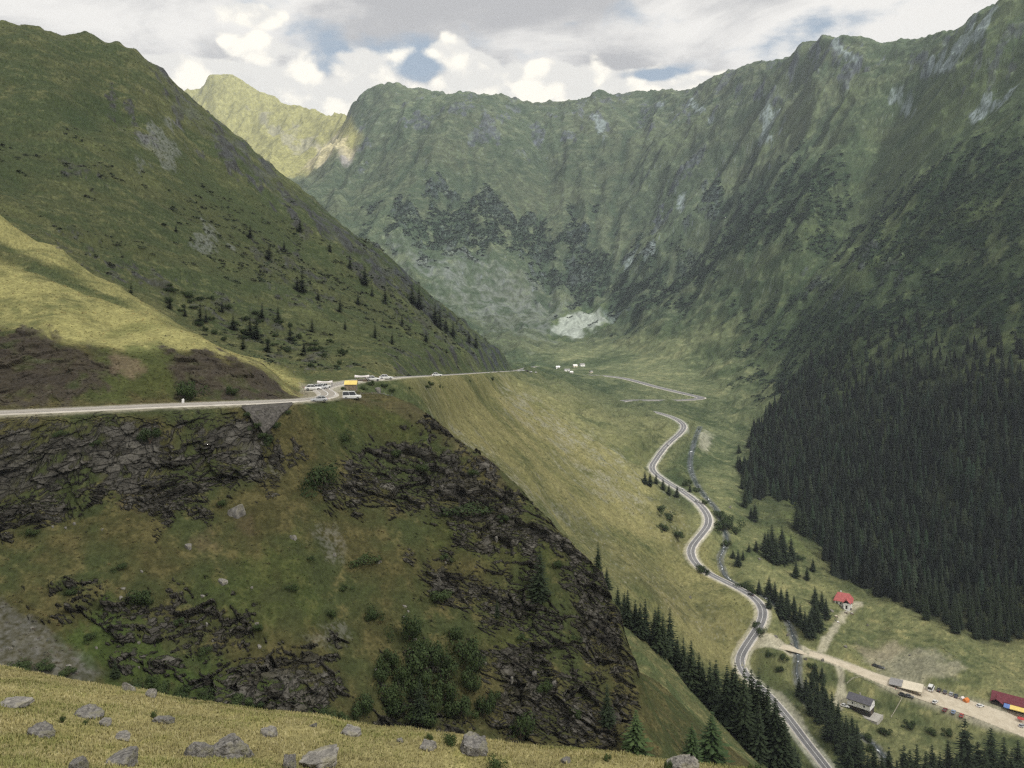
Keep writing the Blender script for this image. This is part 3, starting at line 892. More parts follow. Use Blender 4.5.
def crag(w, thr, bright=1.0, edge=0.18):
    r = sstep(thr, thr + edge, w * 0.58 + (0.62 - NZ) * 0.85 + 0.26 * NM + .20 * NL + .07 * NF) * sstep(0.02, 0.2, w)
    lay(C(.056, .052, .046) * bright, r)
    lay(C(.140, .132, .118) * bright, r * 0.7 * sstep(-0.2, 1.1, NF * .5 + NM * .3 + TONE * 1.2))
    lay(C(.085, .072, .048) * bright, r * 0.55 * sstep(0.0, 0.9, NL - NF * .4))
    lay(C(.040, .040, .030), r * 0.6 * sstep(0.2, 0.9, NM * .6 - NL * .4 - TONE))
    lay(C(.024, .023, .020), r * CRACK * .7)
    return r
RCK = crag(CLIFF, 0.42, .9)

crag(OUTCROP, 0.24, 1.05, .3)
crag(BACKROCK, 0.36, 1.5, .35)
lay(SCRUB, SCRUBW * .75 * (GD > 1900))
lay(C(.190, .178, .125), area([(385, 248), (450, 268), (520, 286), (570, 308), (545, 338), (500, 336), (440, 296)], 1500, 3200, 30, wob=20) * .8 * sstep(-.6, .6, NM))
lay(C(.075, .072, .070), area([(150, 66), (188, 97), (240, 142), (300, 196), (370, 249), (440, 308), (432, 322), (360, 262), (290, 206), (230, 160), (180, 112)], 600, 1380, 12, wob=12) * .75 * sstep(-.5, .4, NF * .6 + NM))
# scattered outcrop on the steep far ground
lay(C(.17, .165, .155), hill * sstep(1000, 1600, GD) * .7 * sstep(.8, 1.0, NF * .7 + .5 * NM + (.66 - NZ) * 1.6))
lay(C(.125, .135, .050), hill * sstep(900, 1400, GD) * .55 * sstep(.35, .6, NM + .35 * NF + .4 * NL))
lay(C(.034, .048, .022), hill * sstep(900, 1400, GD) * .55 * sstep(.45, .7, -NM + .4 * NF + .4 * EN))
lay(C(.120, .130, .048), hill * (GD < 1400) * .5 * sstep(.1, .8, NL + .3 * NM))
# scree and pale slides
lay(SCREE, many([[(143, 126), (165, 124), (185, 150), (172, 168), (150, 160)], [(195, 232), (215, 234), (226, 248), (200, 246)]], 380, 900, 8, wob=16) * .5 * sstep(-.5, .4, NF + .2))
lay(SCREE * .55, area([(-80, 585), (0, 598), (30, 618), (70, 645), (108, 672), (60, 690), (-80, 690)], 110, 165, 7, wob=4) * np.clip(.62 + .5 * NF, 0, 1))
lay(C(.058, .090, .024), many([[(60, 640), (110, 600), (180, 660), (330, 690), (330, 720), (190, 700), (110, 680)]], 120, 262, 24, wob=14) * .6 * (1 - RCK))
lay(SCREE * .8, many([[(310, 530), (335, 525), (345, 560), (325, 560)], [(240, 455), (275, 462), (280, 475), (245, 472)], [(310, 635), (345, 622), (350, 640), (320, 648)]], 120, 262, 10, wob=8) * .5 * sstep(-.4, .3, NF))
SLIDE = many([
    [(757, 128), (768, 116), (779, 115), (781, 133), (772, 146), (766, 158), (763, 148)], [(930, 70), (950, 58), (966, 48), (962, 60), (945, 70)],
    [(970, 95), (990, 82), (1018, 73), (1020, 80), (995, 92), (978, 99)], [(880, 112), (900, 103), (915, 99), (912, 112), (898, 108)], [(835, 52), (846, 60), (856, 68), (846, 66)],
    [(592, 120), (594, 122), (605, 150), (604, 155)], [(688, 114), (700, 112), (712, 130), (700, 126)], [(660, 116), (676, 112), (672, 124)],
    [(940, 60), (975, 28), (1000, 10), (985, 40), (960, 60)], [(676, 215), (684, 205), (690, 235), (682, 240)], [(620, 275), (652, 262), (655, 268), (625, 282)]], 1000, 4200, 4, wob=7)
lay(C(.31, .30, .28), SLIDE * .9 * sstep(-.8, .3, NF + .4 * NM + .1))
FAN = area([(545, 342), (560, 320), (590, 312), (632, 314), (612, 330), (575, 346)], 1500, 3200, 8)
lay(C(.50, .45, .36), area([(551, 337), (560, 327), (571, 320), (585, 321), (600, 319), (609, 324), (598, 333), (584, 335), (575, 341), (570, 340), (562, 336)], 1500, 3000, 4, wob=3) * .95)
lay(C(.26, .25, .235), area([(598, 318), (615, 315), (628, 318), (612, 326)], 1500, 3200, 6, wob=4) * .6)
lay(C(.45, .37, .25), area([(700, 432), (706, 432), (714, 442), (707, 452), (698, 450)], 900, 1400, 6, wob=4) * .7)
# trampled and driven ground
lay(TAN * .75, area([(862, 655), (885, 644), (935, 655), (965, 668), (940, 682), (905, 684), (880, 672)], 500, 800, 12, wob=7) * (.55 + .08 * NF))
lay(C(.25, .20, .13), area([(852, 648), (885, 640), (905, 648), (880, 662)], 500, 800, 10, wob=6) * .5)
lay(TAN, many([[(816, 650), (826, 651), (836, 634), (842, 622), (838, 618), (830, 630)], [(834, 664), (842, 666), (846, 684), (850, 700), (840, 712), (832, 705), (834, 690), (838, 680)], [(836, 614), (848, 606), (862, 602), (862, 607), (848, 614), (842, 622)]], 480, 800, 4, wob=2) * .75)
lay(TAN * .8, LOT * .9)
lay(C(.40, .36, .28), sstep(8.2, 5.6, ROADDIST) * .8 * sstep(-1.4, -.2, NM))
lay(TAN, sstep(9.0, 6.5, GRAVDIST) * .85)
lay(TAN * .9, area([(772, 688), (782, 690), (800, 715), (806, 730), (796, 726), (782, 706)], 480, 640, 5, wob=3) * .7)
lay(TAN * .8, area([(300, 382), (345, 380), (350, 396), (300, 402)], 225, 330, 4, wob=2) * .6)
lay(C(.17, .165, .155), sstep(5.0, 2.5, RIVDIST) * .7 * sstep(-.7, .3, NF + NM))
lay(C(.09, .088, .085), sstep(4.0, 2.0, RIVDIST) * .6)
# stones lying about
STONE = sstep(1.55, 1.8, NF + .25 * NM) * ((GD > 110) & (GD < 1300))
lay(C(.26, .245, .22), STONE * .5 * (1 - FORESTW))
# the golden meadow in front
nr = sstep(60, 45, GD)
lay(C(.19, .17, .075), nr * 0.95)
lay(C(.150, .140, .045), nr * .8 * sstep(0.1, 0.9, NL + .6 * NM))
lay(C(.30, .26, .14), nr * .45 * sstep(0.2, 1.0, NF + .4 * NM))
# the lit bowl under the far peak is yellower and paler
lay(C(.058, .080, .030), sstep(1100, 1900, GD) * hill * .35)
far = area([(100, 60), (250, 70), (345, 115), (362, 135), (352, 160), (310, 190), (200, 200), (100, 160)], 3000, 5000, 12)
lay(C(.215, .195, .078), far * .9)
lay(C(.36, .30, .19), area([(318, 150), (345, 140), (352, 165), (320, 182), (300, 180)], 2800, 4600, 10, wob=8) * .7)
lay(C(.20, .18, .16), area([(250, 118), (300, 135), (330, 150), (318, 158), (280, 145)], 2800, 4600, 10, wob=14) * .5)
ALB *= (1.0 + (0.34 + .1 * (GD > 300)) * np.clip(NF, -1.6, 1.6) + 0.14 * NM)[..., None]
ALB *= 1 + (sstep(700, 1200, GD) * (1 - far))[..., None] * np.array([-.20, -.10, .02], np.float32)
ALB *= 1 + (sstep(1500, 2400, GD) * (1 - far) * (1 - floor_) * (1 - SLIDE) * (1 - FAN))[..., None] * np.array([.07, .0, .30], np.float32)  # far slopes tinted bluer: distance haze put into the ground colour
ALB *= 1 + (spur * (GD > 120) * (1 - knoll))[..., None] * np.array([-.31, -.33, -.38], np.float32)  # overcast shade on the spur put into its colour, slightly browner too
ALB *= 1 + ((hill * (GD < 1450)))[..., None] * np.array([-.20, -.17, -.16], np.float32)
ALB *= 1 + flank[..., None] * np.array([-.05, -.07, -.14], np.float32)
ALB *= 1 + (1 - nr)[..., None] * np.array([-.07, 0, .02], np.float32)
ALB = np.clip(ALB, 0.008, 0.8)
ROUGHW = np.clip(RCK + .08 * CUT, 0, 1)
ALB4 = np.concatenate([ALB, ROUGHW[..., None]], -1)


# ------------------------------------------------------------------ materials
def new_mat(name):
    m = bpy.data.materials.new(name)
    m.use_nodes = True
    return m, NT(m.node_tree)


def finish(T, bsdf):
    o = T.n('ShaderNodeOutputMaterial')
    T.link(bsdf.outputs[0], o.inputs[0])


def plain(name, col, rough=0.7, var=0.15, scale=3.0, metal=0.0, spec=0.3, bump=0.0):
    """one colour broken up by noise, so nothing is a flat tone"""
    m, T = new_mat(name)
    tc = T.n('ShaderNodeTexCoord').outputs['Object']
    nz = T.noise(tc, scale, 5.0, 0.6)
    c = T.mix(T.smooth(nz, 0.25, 0.75), tuple(k * (1 - var) for k in col), tuple(min(1, k * (1 + var)) for k in col))
    b = T.n('ShaderNodeBsdfPrincipled', ins={'Base Color': c, 'Roughness': rough, 'Metallic': metal, 'Specular IOR Level': spec})
    if bump:
        bp = T.n('ShaderNodeBump', ins={'Height': nz, 'Strength': bump, 'Distance': 0.05})
        T.link(bp.outputs[0], b.inputs['Normal'])
    finish(T, b)
    return m


def terrain_mat():
    m, T = new_mat('hillside ground')
    at = T.n('ShaderNodeAttribute', attribute_name='albedo')
    geo = T.n('ShaderNodeNewGeometry').outputs['Position']
    n1 = T.noise(geo, 2.2, 6.0, 0.65)
    n2 = T.noise(geo, 0.16, 5.0, 0.6)
    f = T.math('ADD', T.math('MULTIPLY', T.math('SUBTRACT', n1, 0.5), 0.7), T.math('MULTIPLY', T.math('SUBTRACT', n2, 0.5), 0.5))
    sc = T.n('ShaderNodeVectorMath', operation='SCALE', ins={0: at.outputs['Color']})
    T.link(T.math('ADD', f, 1.0), sc.inputs['Scale'])
    # bare rock: bedding, broken faces and cracks, solid in three dimensions
    rot = T.n('ShaderNodeMapping', ins={'Vector': geo, 'Rotation': (0.35, -0.38, 0.0), 'Scale': (0.55, 0.55, 1.5)}).outputs[0]
    r1 = T.noise(rot, 0.55, 8.0, 0.62, 0.6)
    r2 = T.noise(rot, 0.13, 5.0, 0.6, 0.3)
    vo = T.n('ShaderNodeTexVoronoi', feature='DISTANCE_TO_EDGE', ins={'Vector': rot, 'Scale': 0.42})
    vc = T.n('ShaderNodeTexVoronoi', feature='F1', ins={'Vector': rot, 'Scale': 0.42})
    cellv = T.n('ShaderNodeSeparateXYZ', ins={0: vc.outputs['Color']}).outputs[0]
    rt = T.math('ADD', T.math('ADD', T.math('MULTIPLY', r1, .8), T.math('MULTIPLY', r2, .5)), T.math('MULTIPLY', cellv, .28))
    rc = T.mix(T.smooth(rt, .45, 1.15), (.030, .028, .024), (.185, .174, .150))
    rc = T.mix(T.math('MULTIPLY', T.smooth(r2, .52, .64), .6), rc, (.050, .047, .024))
    rc = T.mix(T.math('MULTIPLY', T.math('SUBTRACT', 1.0, T.smooth(vo.outputs['Distance'], 0.0, 0.07)), .6), rc, (.018, .017, .015))
    mixed = T.mix(.3, rc, sc.outputs[0])
    col = T.mix(at.outputs['Alpha'], sc.outputs[0], mixed)
    rh = T.math('MULTIPLY', T.math('ADD', T.math('ADD', r1, cellv), T.math('MULTIPLY', T.smooth(vo.outputs['Distance'], 0.0, 0.08), .5)), at.outputs['Alpha'])
    b = T.n('ShaderNodeBsdfPrincipled', ins={'Base Color': col, 'Roughness': 0.95, 'Specular IOR Level': 0.08})
    bp0 = T.n('ShaderNodeBump', ins={'Height': rh, 'Strength': 0.9, 'Distance': 0.9})
    bp = T.n('ShaderNodeBump', ins={'Normal': bp0.outputs[0], 'Height': n1, 'Strength': 0.55, 'Distance': 0.35})
    bp2 = T.n('ShaderNodeBump', ins={'Height': n2, 'Strength': 0.35, 'Distance': 2.5, 'Normal': bp.outputs[0]})
    T.link(bp2.outputs[0], b.inputs['Normal'])
    finish(T, b)
    return m


def kind(o, k):
    o['kind'] = k
    return o


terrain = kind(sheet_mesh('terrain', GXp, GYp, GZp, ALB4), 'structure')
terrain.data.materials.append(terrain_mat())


# ------------------------------------------------------------------ road, markings, gravel road, stream
def ribbon(name, line, offs, mat, lift=0.0, i0=0, i1=None, k='structure', dash=None):
    """a strip along a line; offs = list of (sideways offset, height) across it"""
    L = line[i0:i1]
    t = np.gradient(L[:, :2], axis=0); t /= np.linalg.norm(t, axis=1)[:, None] + 1e-9
    nrm = np.stack([t[:, 1], -t[:, 0]], 1)
    vs = []
    nO = len(offs)
    for o_, h in offs:
        oo = o_(L) if callable(o_) else o_
        oo = np.asarray(oo) * np.ones(len(L))
        vs.append(np.stack([L[:, 0] + nrm[:, 0] * oo, L[:, 1] + nrm[:, 1] * oo, L[:, 2] + h + lift], 1))
    V = np.stack(vs, 1).reshape(-1, 3)
    fs = []
    for i in range(len(L) - 1):
        if dash and (i // dash[0]) % dash[1]:
            continue
        for j in range(nO - 1):
            fs.append((i * nO + j, i * nO + j + 1, (i + 1) * nO + j + 1, (i + 1) * nO + j))
    me = bpy.data.meshes.new(name); me.from_pydata(V.tolist(), [], fs)
    for p in me.polygons:
        p.use_smooth = True
    me.materials.append(mat)
    o = bpy.data.objects.new(name, me); COL.objects.link(o)
    if k:
        o['kind'] = k
    return o


def asphalt_mat():
    m, T = new_mat('old asphalt')
    geo = T.n('ShaderNodeNewGeometry').outputs['Position']
    a = T.noise(geo, 0.12, 4, 0.6); b_ = T.noise(geo, 1.3, 5, 0.7)
    c = T.mix(T.smooth(a, 0.3, 0.7), (0.115, 0.114, 0.118), (0.165, 0.162, 0.162))
    c = T.mix(T.math('MULTIPLY', T.smooth(b_, 0.45, 0.7), 0.4), c, (0.17, 0.165, 0.16))
    yy = T.n('ShaderNodeSeparateXYZ', ins={0: geo}).outputs[1]
    c = T.mix(T.math('SUBTRACT', 1.0, T.smooth(yy, 260.0, 420.0)), c, (0.27, 0.245, 0.205))   # the upper road is bleached and dusty
    finish(T, T.n('ShaderNodeBsdfPrincipled', ins={'Base Color': c, 'Roughness': 0.85}))
    return m


def gravel_mat(name, c1, c2):
    m, T = new_mat(name)
    geo = T.n('ShaderNodeNewGeometry').outputs['Position']
    a = T.noise(geo, 0.18, 6, 0.65, 0.4); b_ = T.noise(geo, 3.0, 5, 0.7)
    c = T.mix(T.smooth(a, 0.3, 0.7), c1, c2)
    c = T.mix(T.math('MULTIPLY', T.smooth(b_, 0.4, 0.75), 0.35), c, tuple(x * 0.72 for x in c1))
    bp = T.n('ShaderNodeBump', ins={'Height': b_, 'Strength': 0.4, 'Distance': 0.1})
    finish(T, T.n('ShaderNodeBsdfPrincipled', ins={'Base Color': c, 'Roughness': 0.95, 'Normal': bp.outputs[0]}))
    return m


M_ASPH = asphalt_mat()
M_SHOULD = gravel_mat('pale road shoulder', (0.36, 0.33, 0.28), (0.50, 0.47, 0.41))
M_LINE = plain('worn road paint', (0.68, 0.68, 0.66), 0.7, 0.2, 0.4)
M_TRACK = gravel_mat('dusty gravel', (0.42, 0.365, 0.27), (0.54, 0.48, 0.37))
def _w(k0, k1):
    """half-width that grows from the narrow upper road to the wider valley road"""
    return lambda L: np.sign(k1) * np.interp(L[:, 1], [170, 330, 700, 1230, 1330], [abs(k0), abs(k0), abs(k1), abs(k1), abs(k1) * 1.95])


ribbon('road_shoulder', ROADL, [(_w(-3.9, -5.1), -0.5), (_w(-3.1, -4.4), 0.02), (0, 0.06), (_w(3.1, 4.4), 0.02), (_w(3.9, 5.1), -0.5)], M_SHOULD, 0.0)
ribbon('road', ROADL, [(_w(-2.5, -3.7), 0.0), (0, 0.05), (_w(2.5, 3.7), 0.0)], M_ASPH, 0.09)
ribbon('road_marking', ROADL, [(-0.12, 0.05), (0.12, 0.05)], M_LINE, 0.112)
ribbon('road_edge_line', ROADL, [(_w(-2.45, -3.65), 0.0), (_w(-2.3, -3.46), 0.004)], M_LINE, 0.112)
ribbon('road_edge_line', ROADL, [(_w(2.3, 3.46), 0.004), (_w(2.45, 3.65), 0.0)], M_LINE, 0.112)
_gl = lambda s: (lambda L: s * np.interp(L[:, 0], [170, 200, 255, 285, 300, 340, 400], [5.5, 4.2, 5.2, 8.0, 11.0, 13.0, 11.0]))
_gi0 = int(np.argmax(np.min(np.hypot(GRAVL[:, None, 0] - ROADL[None, :, 0], GRAVL[:, None, 1] - ROADL[None, :, 1]), 1) > 4.6))
ribbon('gravel_road', GRAVL, [(lambda L: _gl(-1)(L) * 1.06, -0.5), (_gl(-1), 0.0), (lambda L: _gl(-1)(L) * 0.4, .05), (lambda L: _gl(1)(L) * 0.4, .05), (_gl(1), 0.0), (lambda L: _gl(1)(L) * 1.06, -0.5)], M_TRACK, 0.03, _gi0)


def water_mat():
    m, T = new_mat('mountain stream water')
    geo = T.n('ShaderNodeNewGeometry').outputs['Position']
    st = T.noise(geo, 0.22, 6, 0.7, 0.8)
    foam = T.smooth(st, 0.57, 0.66)
    c = T.mix(foam, (0.035, 0.045, 0.045), (0.75, 0.78, 0.80))
    b = T.n('ShaderNodeBsdfPrincipled', ins={'Base Color': c, 'Roughness': T.math('ADD', T.math('MULTIPLY', foam, 0.5), 0.12)})
    bp = T.n('ShaderNodeBump', ins={'Height': T.noise(geo, 1.6, 4, 0.6), 'Strength': 0.6, 'Distance': 0.2})
    T.link(bp.outputs[0], b.inputs['Normal'])
    finish(T, b)
    return m


_wob = lambda s: (lambda L: s * (1.1 + 0.45 * np.sin(np.arange(len(L)) * 0.55 + s) + 0.4 * np.sin(np.arange(len(L)) * 0.23)))
ribbon('stream', RIVL, [(_wob(-1), -0.1), (0, 0.0), (_wob(1), -0.1)], water_mat(), -0.55)


# ------------------------------------------------------------------ air between here and the far walls
def build_haze():
    bm = bmesh.new()
    bmesh.ops.create_cube(bm, size=1.0)
    x0, x1, y0, y1 = float(GXp.min()) - 60, float(GXp.max()) + 60, -80.0, float(GYp.max()) + 60
    z0, z1 = float(GZp.min()) - 1.0, max(float(GZp.max()), 30.0) + 15
    for v in bm.verts:
        v.co = Vector((x0 if v.co.x < 0 else x1, y0 if v.co.y < 0 else y1, z0 if v.co.z < 0 else z1))
    me = bpy.data.meshes.new('haze'); bm.to_mesh(me); bm.free()
    m, T = new_mat('mountain haze')
    vol = T.n('ShaderNodeVolumePrincipled')
    vol.inputs['Color'].default_value = (0.78, 0.88, 1.0, 1)
    vol.inputs['Density'].default_value = HAZE
    vol.inputs['Anisotropy'].default_value = 0.0
    o_ = T.n('ShaderNodeOutputMaterial')
    T.link(vol.outputs[0], o_.inputs['Volume'])
    me.materials.append(m)
    o = bpy.data.objects.new('haze', me); COL.objects.link(o)
    o['kind'] = 'stuff'
    return z1


HAZE = 0.000068
_hz = build_haze()


# unseen overcast sheet added overhead, shaped to shade slopes and sun the far peak
def build_sun_blocker():
    n = 160
    xs = np.linspace(-5200, 5200, n); ys = np.linspace(-5200, 3650, n)
    X, Y = np.meshgrid(xs, ys)
    Zt = 1830 + 60 * fbm2(X, Y, 900.0, 3, .5, 1.0)
    lim = np.interp(X, [-5200, -2000, -900, 150, 500, 1200, 5200], [2300, 2300, 2450, 2620, 3250, 3600, 3600]) + 160 * perlin2(X / 700, Y / 700)
    keep = (Y < lim)
    V = np.stack([X, Y, Zt], -1).reshape(-1, 3)
    fs = []
    for j in range(n - 1):
        for i in range(n - 1):
            if keep[j, i] and keep[j + 1, i] and keep[j, i + 1] and keep[j + 1, i + 1]:
                a = j * n + i
                fs.append((a, a + 1, a + n + 1, a + n))
    me = bpy.data.meshes.new('cloud_sun_blocker'); me.from_pydata(V.tolist(), [], fs)
    for p in me.polygons:
        p.use_smooth = True
    m, T = new_mat('sun blocking sheet')
    geo = T.n('ShaderNodeNewGeometry').outputs['Position']
    nz = T.noise(geo, 0.0016, 4, 0.55, 0.3)
    f = T.smooth(nz, 0.34, 0.66)
    yy = T.n('ShaderNodeSeparateXYZ', ins={0: geo}).outputs[1]
    f2 = T.n('ShaderNodeMapRange', ins={0: yy, 1: -350.0, 2: 1500.0, 3: 0.05, 4: 0.66}).outputs[0]   # made thinner far off, so the far slopes get more sun
    xx = T.n('ShaderNodeSeparateXYZ', ins={0: geo}).outputs[0]
    ax = T.math('MULTIPLY', T.math('SUBTRACT', xx, 1400.0), 1 / 300.0); ay = T.math('MULTIPLY', T.math('SUBTRACT', yy, -380.0), 1 / 270.0)
    sun_patch = T.math('MULTIPLY', T.math('POWER', 2.718, T.math('MULTIPLY', T.math('ADD', T.math('MULTIPLY', ax, ax), T.math('MULTIPLY', ay, ay)), -1.0)), 0.34)   # thinned to put a patch of sun on flank and valley floor
    f2 = T.math('ADD', f2, sun_patch)
    gap = T.math('MULTIPLY', T.math('SUBTRACT', 1.0, T.smooth(yy, -1010.0, -930.0)), 0.46)   # opened here to put sun on the meadow
    thin = T.math('ADD', T.math('ADD', T.math('MULTIPLY', f, 0.24), f2), gap, clamp=True)
    tr = T.n('ShaderNodeBsdfTransparent')
    tl = T.n('ShaderNodeBsdfTranslucent', ins={'Color': (0.82, 0.83, 0.85, 1)})
    mx = T.n('ShaderNodeMixShader', ins={0: thin, 1: tl.outputs[0], 2: tr.outputs[0]})
    finish(T, mx)
    me.materials.append(m)
    o = bpy.data.objects.new('cloud_sun_blocker', me); COL.objects.link(o)
    o['kind'] = 'structure'


build_sun_blocker()


# ------------------------------------------------------------------ object helpers
def link_mesh(name, me, parent=None, loc=None):
    o = bpy.data.objects.new(name, me)
    COL.objects.link(o)
    if parent is not None:
        o.parent = parent
    if loc is not None:
        o.location = loc
    return o


def tag(o, label, cat, group=None):
    o['label'] = label; o['category'] = cat
    if group:
        o['group'] = group
    return o


def thing(name, label, cat, loc=(0, 0, 0), rotz=0.0, group=None, scale=None):
    o = bpy.data.objects.new(name, None)
    COL.objects.link(o)
    o.empty_display_size = 0.5
    o.location = loc; o.rotation_euler = (0, 0, rotz)
    if scale is not None:
        o.scale = scale
    return tag(o, label, cat, group)


def dup(root, loc, rotz, label, group=None, scale=None):
    r = root.copy(); COL.objects.link(r)
    r.location = loc; r.rotation_euler = (0, 0, rotz)
    if scale is not None:
        r.scale = scale
    r['label'] = label
    if group:
        r['group'] = group
    elif 'group' in r:
        del r['group']
    for ch in list(root.children):
        c = ch.copy(); COL.objects.link(c); c.parent = r
        for g in list(ch.children):
            d = g.copy(); COL.objects.link(d); d.parent = c
    return r


class MB:
    """collects faces for one mesh"""
    def __init__(self):
        self.v = []; self.f = []; self.mi = []

    def quad(self, a, b, c, d, mi=0):
        n = len(self.v); self.v += [a, b, c, d]; self.f.append((n, n + 1, n + 2, n + 3)); self.mi.append(mi)

    def poly(self, pts, mi=0):
        n = len(self.v); self.v += list(pts); self.f.append(tuple(range(n, n + len(pts)))); self.mi.append(mi)

    def box(self, x0, x1, y0, y1, z0, z1, mi=0):
        n = len(self.v)
        self.v += [(x0, y0, z0), (x1, y0, z0), (x1, y1, z0), (x0, y1, z0), (x0, y0, z1), (x1, y0, z1), (x1, y1, z1), (x0, y1, z1)]
        for f in ((0, 3, 2, 1), (4, 5, 6, 7), (0, 1, 5, 4), (1, 2, 6, 5), (2, 3, 7, 6), (3, 0, 4, 7)):
            self.f.append(tuple(n + k for k in f)); self.mi.append(mi)

    def beam(self, p, q, r, r2=None, n=6, mi=0):
        p = Vector(p); q = Vector(q); r2 = r if r2 is None else r2
        d = (q - p).normalized()
        a = d.orthogonal().normalized(); b = d.cross(a)
        k = len(self.v)
        for i in range(n):
            t = 2 * math.pi * i / n
            o = a * math.cos(t) + b * math.sin(t)
            self.v.append(tuple(p + o * r)); self.v.append(tuple(q + o * r2))
        for i in range(n):
            j = (i + 1) % n
            self.f.append((k + 2 * i, k + 2 * j, k + 2 * j + 1, k + 2 * i + 1)); self.mi.append(mi)
        self.f.append(tuple(k + 2 * i for i in range(n))[::-1]); self.mi.append(mi)
        self.f.append(tuple(k + 2 * i + 1 for i in range(n))); self.mi.append(mi)

    def mesh(self, name, *mats, smooth=False):
        me = bpy.data.meshes.new(name)
        me.from_pydata([tuple(p) for p in self.v], [], self.f)
        for m in mats:
            me.materials.append(m)
        for p, k in zip(me.polygons, self.mi):
            p.material_index = k
            p.use_smooth = smooth
        me.update()
        return me

    def build(self, name, mat, parent=None, smooth=False, bevel=0.0):
        o = link_mesh(name, self.mesh(name, mat, smooth=smooth), parent)
        if bevel:
            bm = bmesh.new(); bm.from_mesh(o.data)
            bmesh.ops.remove_doubles(bm, verts=bm.verts, dist=1e-5)
            bmesh.ops.bevel(bm, geom=bm.edges[:], offset=bevel, segments=2, affect='EDGES', clamp_overlap=True)
            bm.to_mesh(o.data); bm.free()
        return o


def np_mesh(name, co, tris, mat, tint=None, smooth=False):
    """big triangle mesh from arrays"""
    me = bpy.data.meshes.new(name)
    me.vertices.add(len(co)); me.vertices.foreach_set('co', co.astype(np.float32).ravel())
    me.loops.add(tris.size); me.loops.foreach_set('vertex_index', tris.astype(np.int32).ravel())
    k = tris.shape[1]
    me.polygons.add(len(tris)); me.polygons.foreach_set('loop_start', (np.arange(len(tris)) * k).astype(np.int32))
    if smooth:
        me.polygons.foreach_set('use_smooth', np.ones(len(tris), bool))
    me.update(calc_edges=True)
    if tint is not None:
        a = me.color_attributes.new('tint', 'FLOAT_COLOR', 'POINT')
        t4 = np.concatenate([tint, np.ones((len(tint), 1))], 1).astype(np.float32)
        a.data.foreach_set('color', t4.ravel())
    if mat:
        me.materials.append(mat)
    return me


def leaf_mat(name, dark, light, tint_attr=False, trans=0.0, obj_var=0.35):
    m, T = new_mat(name)
    geo = T.n('ShaderNodeNewGeometry')
    oi = T.n('ShaderNodeObjectInfo')
    nz = T.noise(geo.outputs['Position'], 0.9, 4, 0.6)
    f = T.math('ADD', T.math('MULTIPLY', T.smooth(nz, 0.3, 0.7), 0.65), T.math('MULTIPLY', oi.outputs['Random'], obj_var), clamp=True)
    if tint_attr:
        at = T.n('ShaderNodeAttribute', attribute_name='tint')
        sc = T.n('ShaderNodeVectorMath', operation='SCALE', ins={0: at.outputs['Color']})
        T.link(T.math('ADD', T.math('MULTIPLY', nz, 0.7), 0.65), sc.inputs['Scale'])
        c = sc.outputs[0]
    else:
        c = T.mix(f, dark, light)
    b = T.n('ShaderNodeBsdfPrincipled', ins={'Base Color': c, 'Roughness': 0.8, 'Specular IOR Level': 0.15})
    if trans:
        tl = T.n('ShaderNodeBsdfTranslucent', ins={'Color': c})
        mx = T.n('ShaderNodeMixShader', ins={0: trans, 1: b.outputs[0], 2: tl.outputs[0]})
        finish(T, mx)
    else:
        finish(T, b)
    return m


M_BARK = plain('spruce bark', (0.075, 0.055, 0.042), 0.95, 0.35, 2.0)
M_SPRUCE = leaf_mat('spruce needles', (0.013, 0.021, 0.011), (0.030, 0.043, 0.018))
M_YOUNG = leaf_mat('young spruce needles', (0.026, 0.048, 0.018), (0.060, 0.090, 0.030))
M_BUSH = leaf_mat('alder leaves', (0.022, 0.038, 0.014), (0.055, 0.078, 0.026), trans=0.15)
M_MASS = leaf_mat('far conifers', None, None, tint_attr=True)


# ------------------------------------------------------------------ spruces
def spruce_arrays(rng, whorls, per, segs, width=0.21, droop=0.32, open_=0.06):
    """unit-high spruce crown: whorls of drooping boughs, each a bent ragged blade"""
    co, fc = [], []
    for w in range(whorls):
        t = (w + rng.uniform(-.3, .3)) / whorls
        t = min(max(t, 0.0), 0.985)
        z = 0.07 + 0.93 * t
        L = width * ((1 - t) ** 0.85) * rng.uniform(0.72, 1.12) + 0.012
        if t < 0.12:
            L *= 0.75 + 2 * t
        n = max(4, int(per * (0.55 + 0.45 * (1 - t))))
        off = rng.uniform(0, 7)
        for b in range(n):
            if rng.random() < open_:
                continue
            a = off + 2 * math.pi * (b + rng.uniform(-.3, .3)) / n
            l = L * rng.uniform(0.62, 1.15)
            ca, sa = math.cos(a), math.sin(a)
            wd = l * rng.uniform(0.22, 0.34)
            k = len(co)
            for s in range(segs + 1):
                q = s / segs
                r = l * q
                zz = z + 0.05 * l - droop * l * q * (1.15 - 0.45 * q * q) + rng.uniform(-.03, .03) * l
                hw = wd * (1.0 - 0.85 * q) * (0.6 + 0.8 * (s % 2)) if s else wd * 0.35
                co.append((ca * r - sa * hw, sa * r + ca * hw, zz - 0.22 * hw))
                co.append((ca * r, sa * r, zz + 0.18 * hw))
                co.append((ca * r + sa * hw, sa * r - ca * hw, zz - 0.22 * hw))
            for s in range(segs):
                i = k + 3 * s
                fc += [(i, i + 1, i + 4), (i, i + 4, i + 3), (i + 1, i + 2, i + 5), (i + 1, i + 5, i + 4)]
    return np.array(co), np.array(fc)


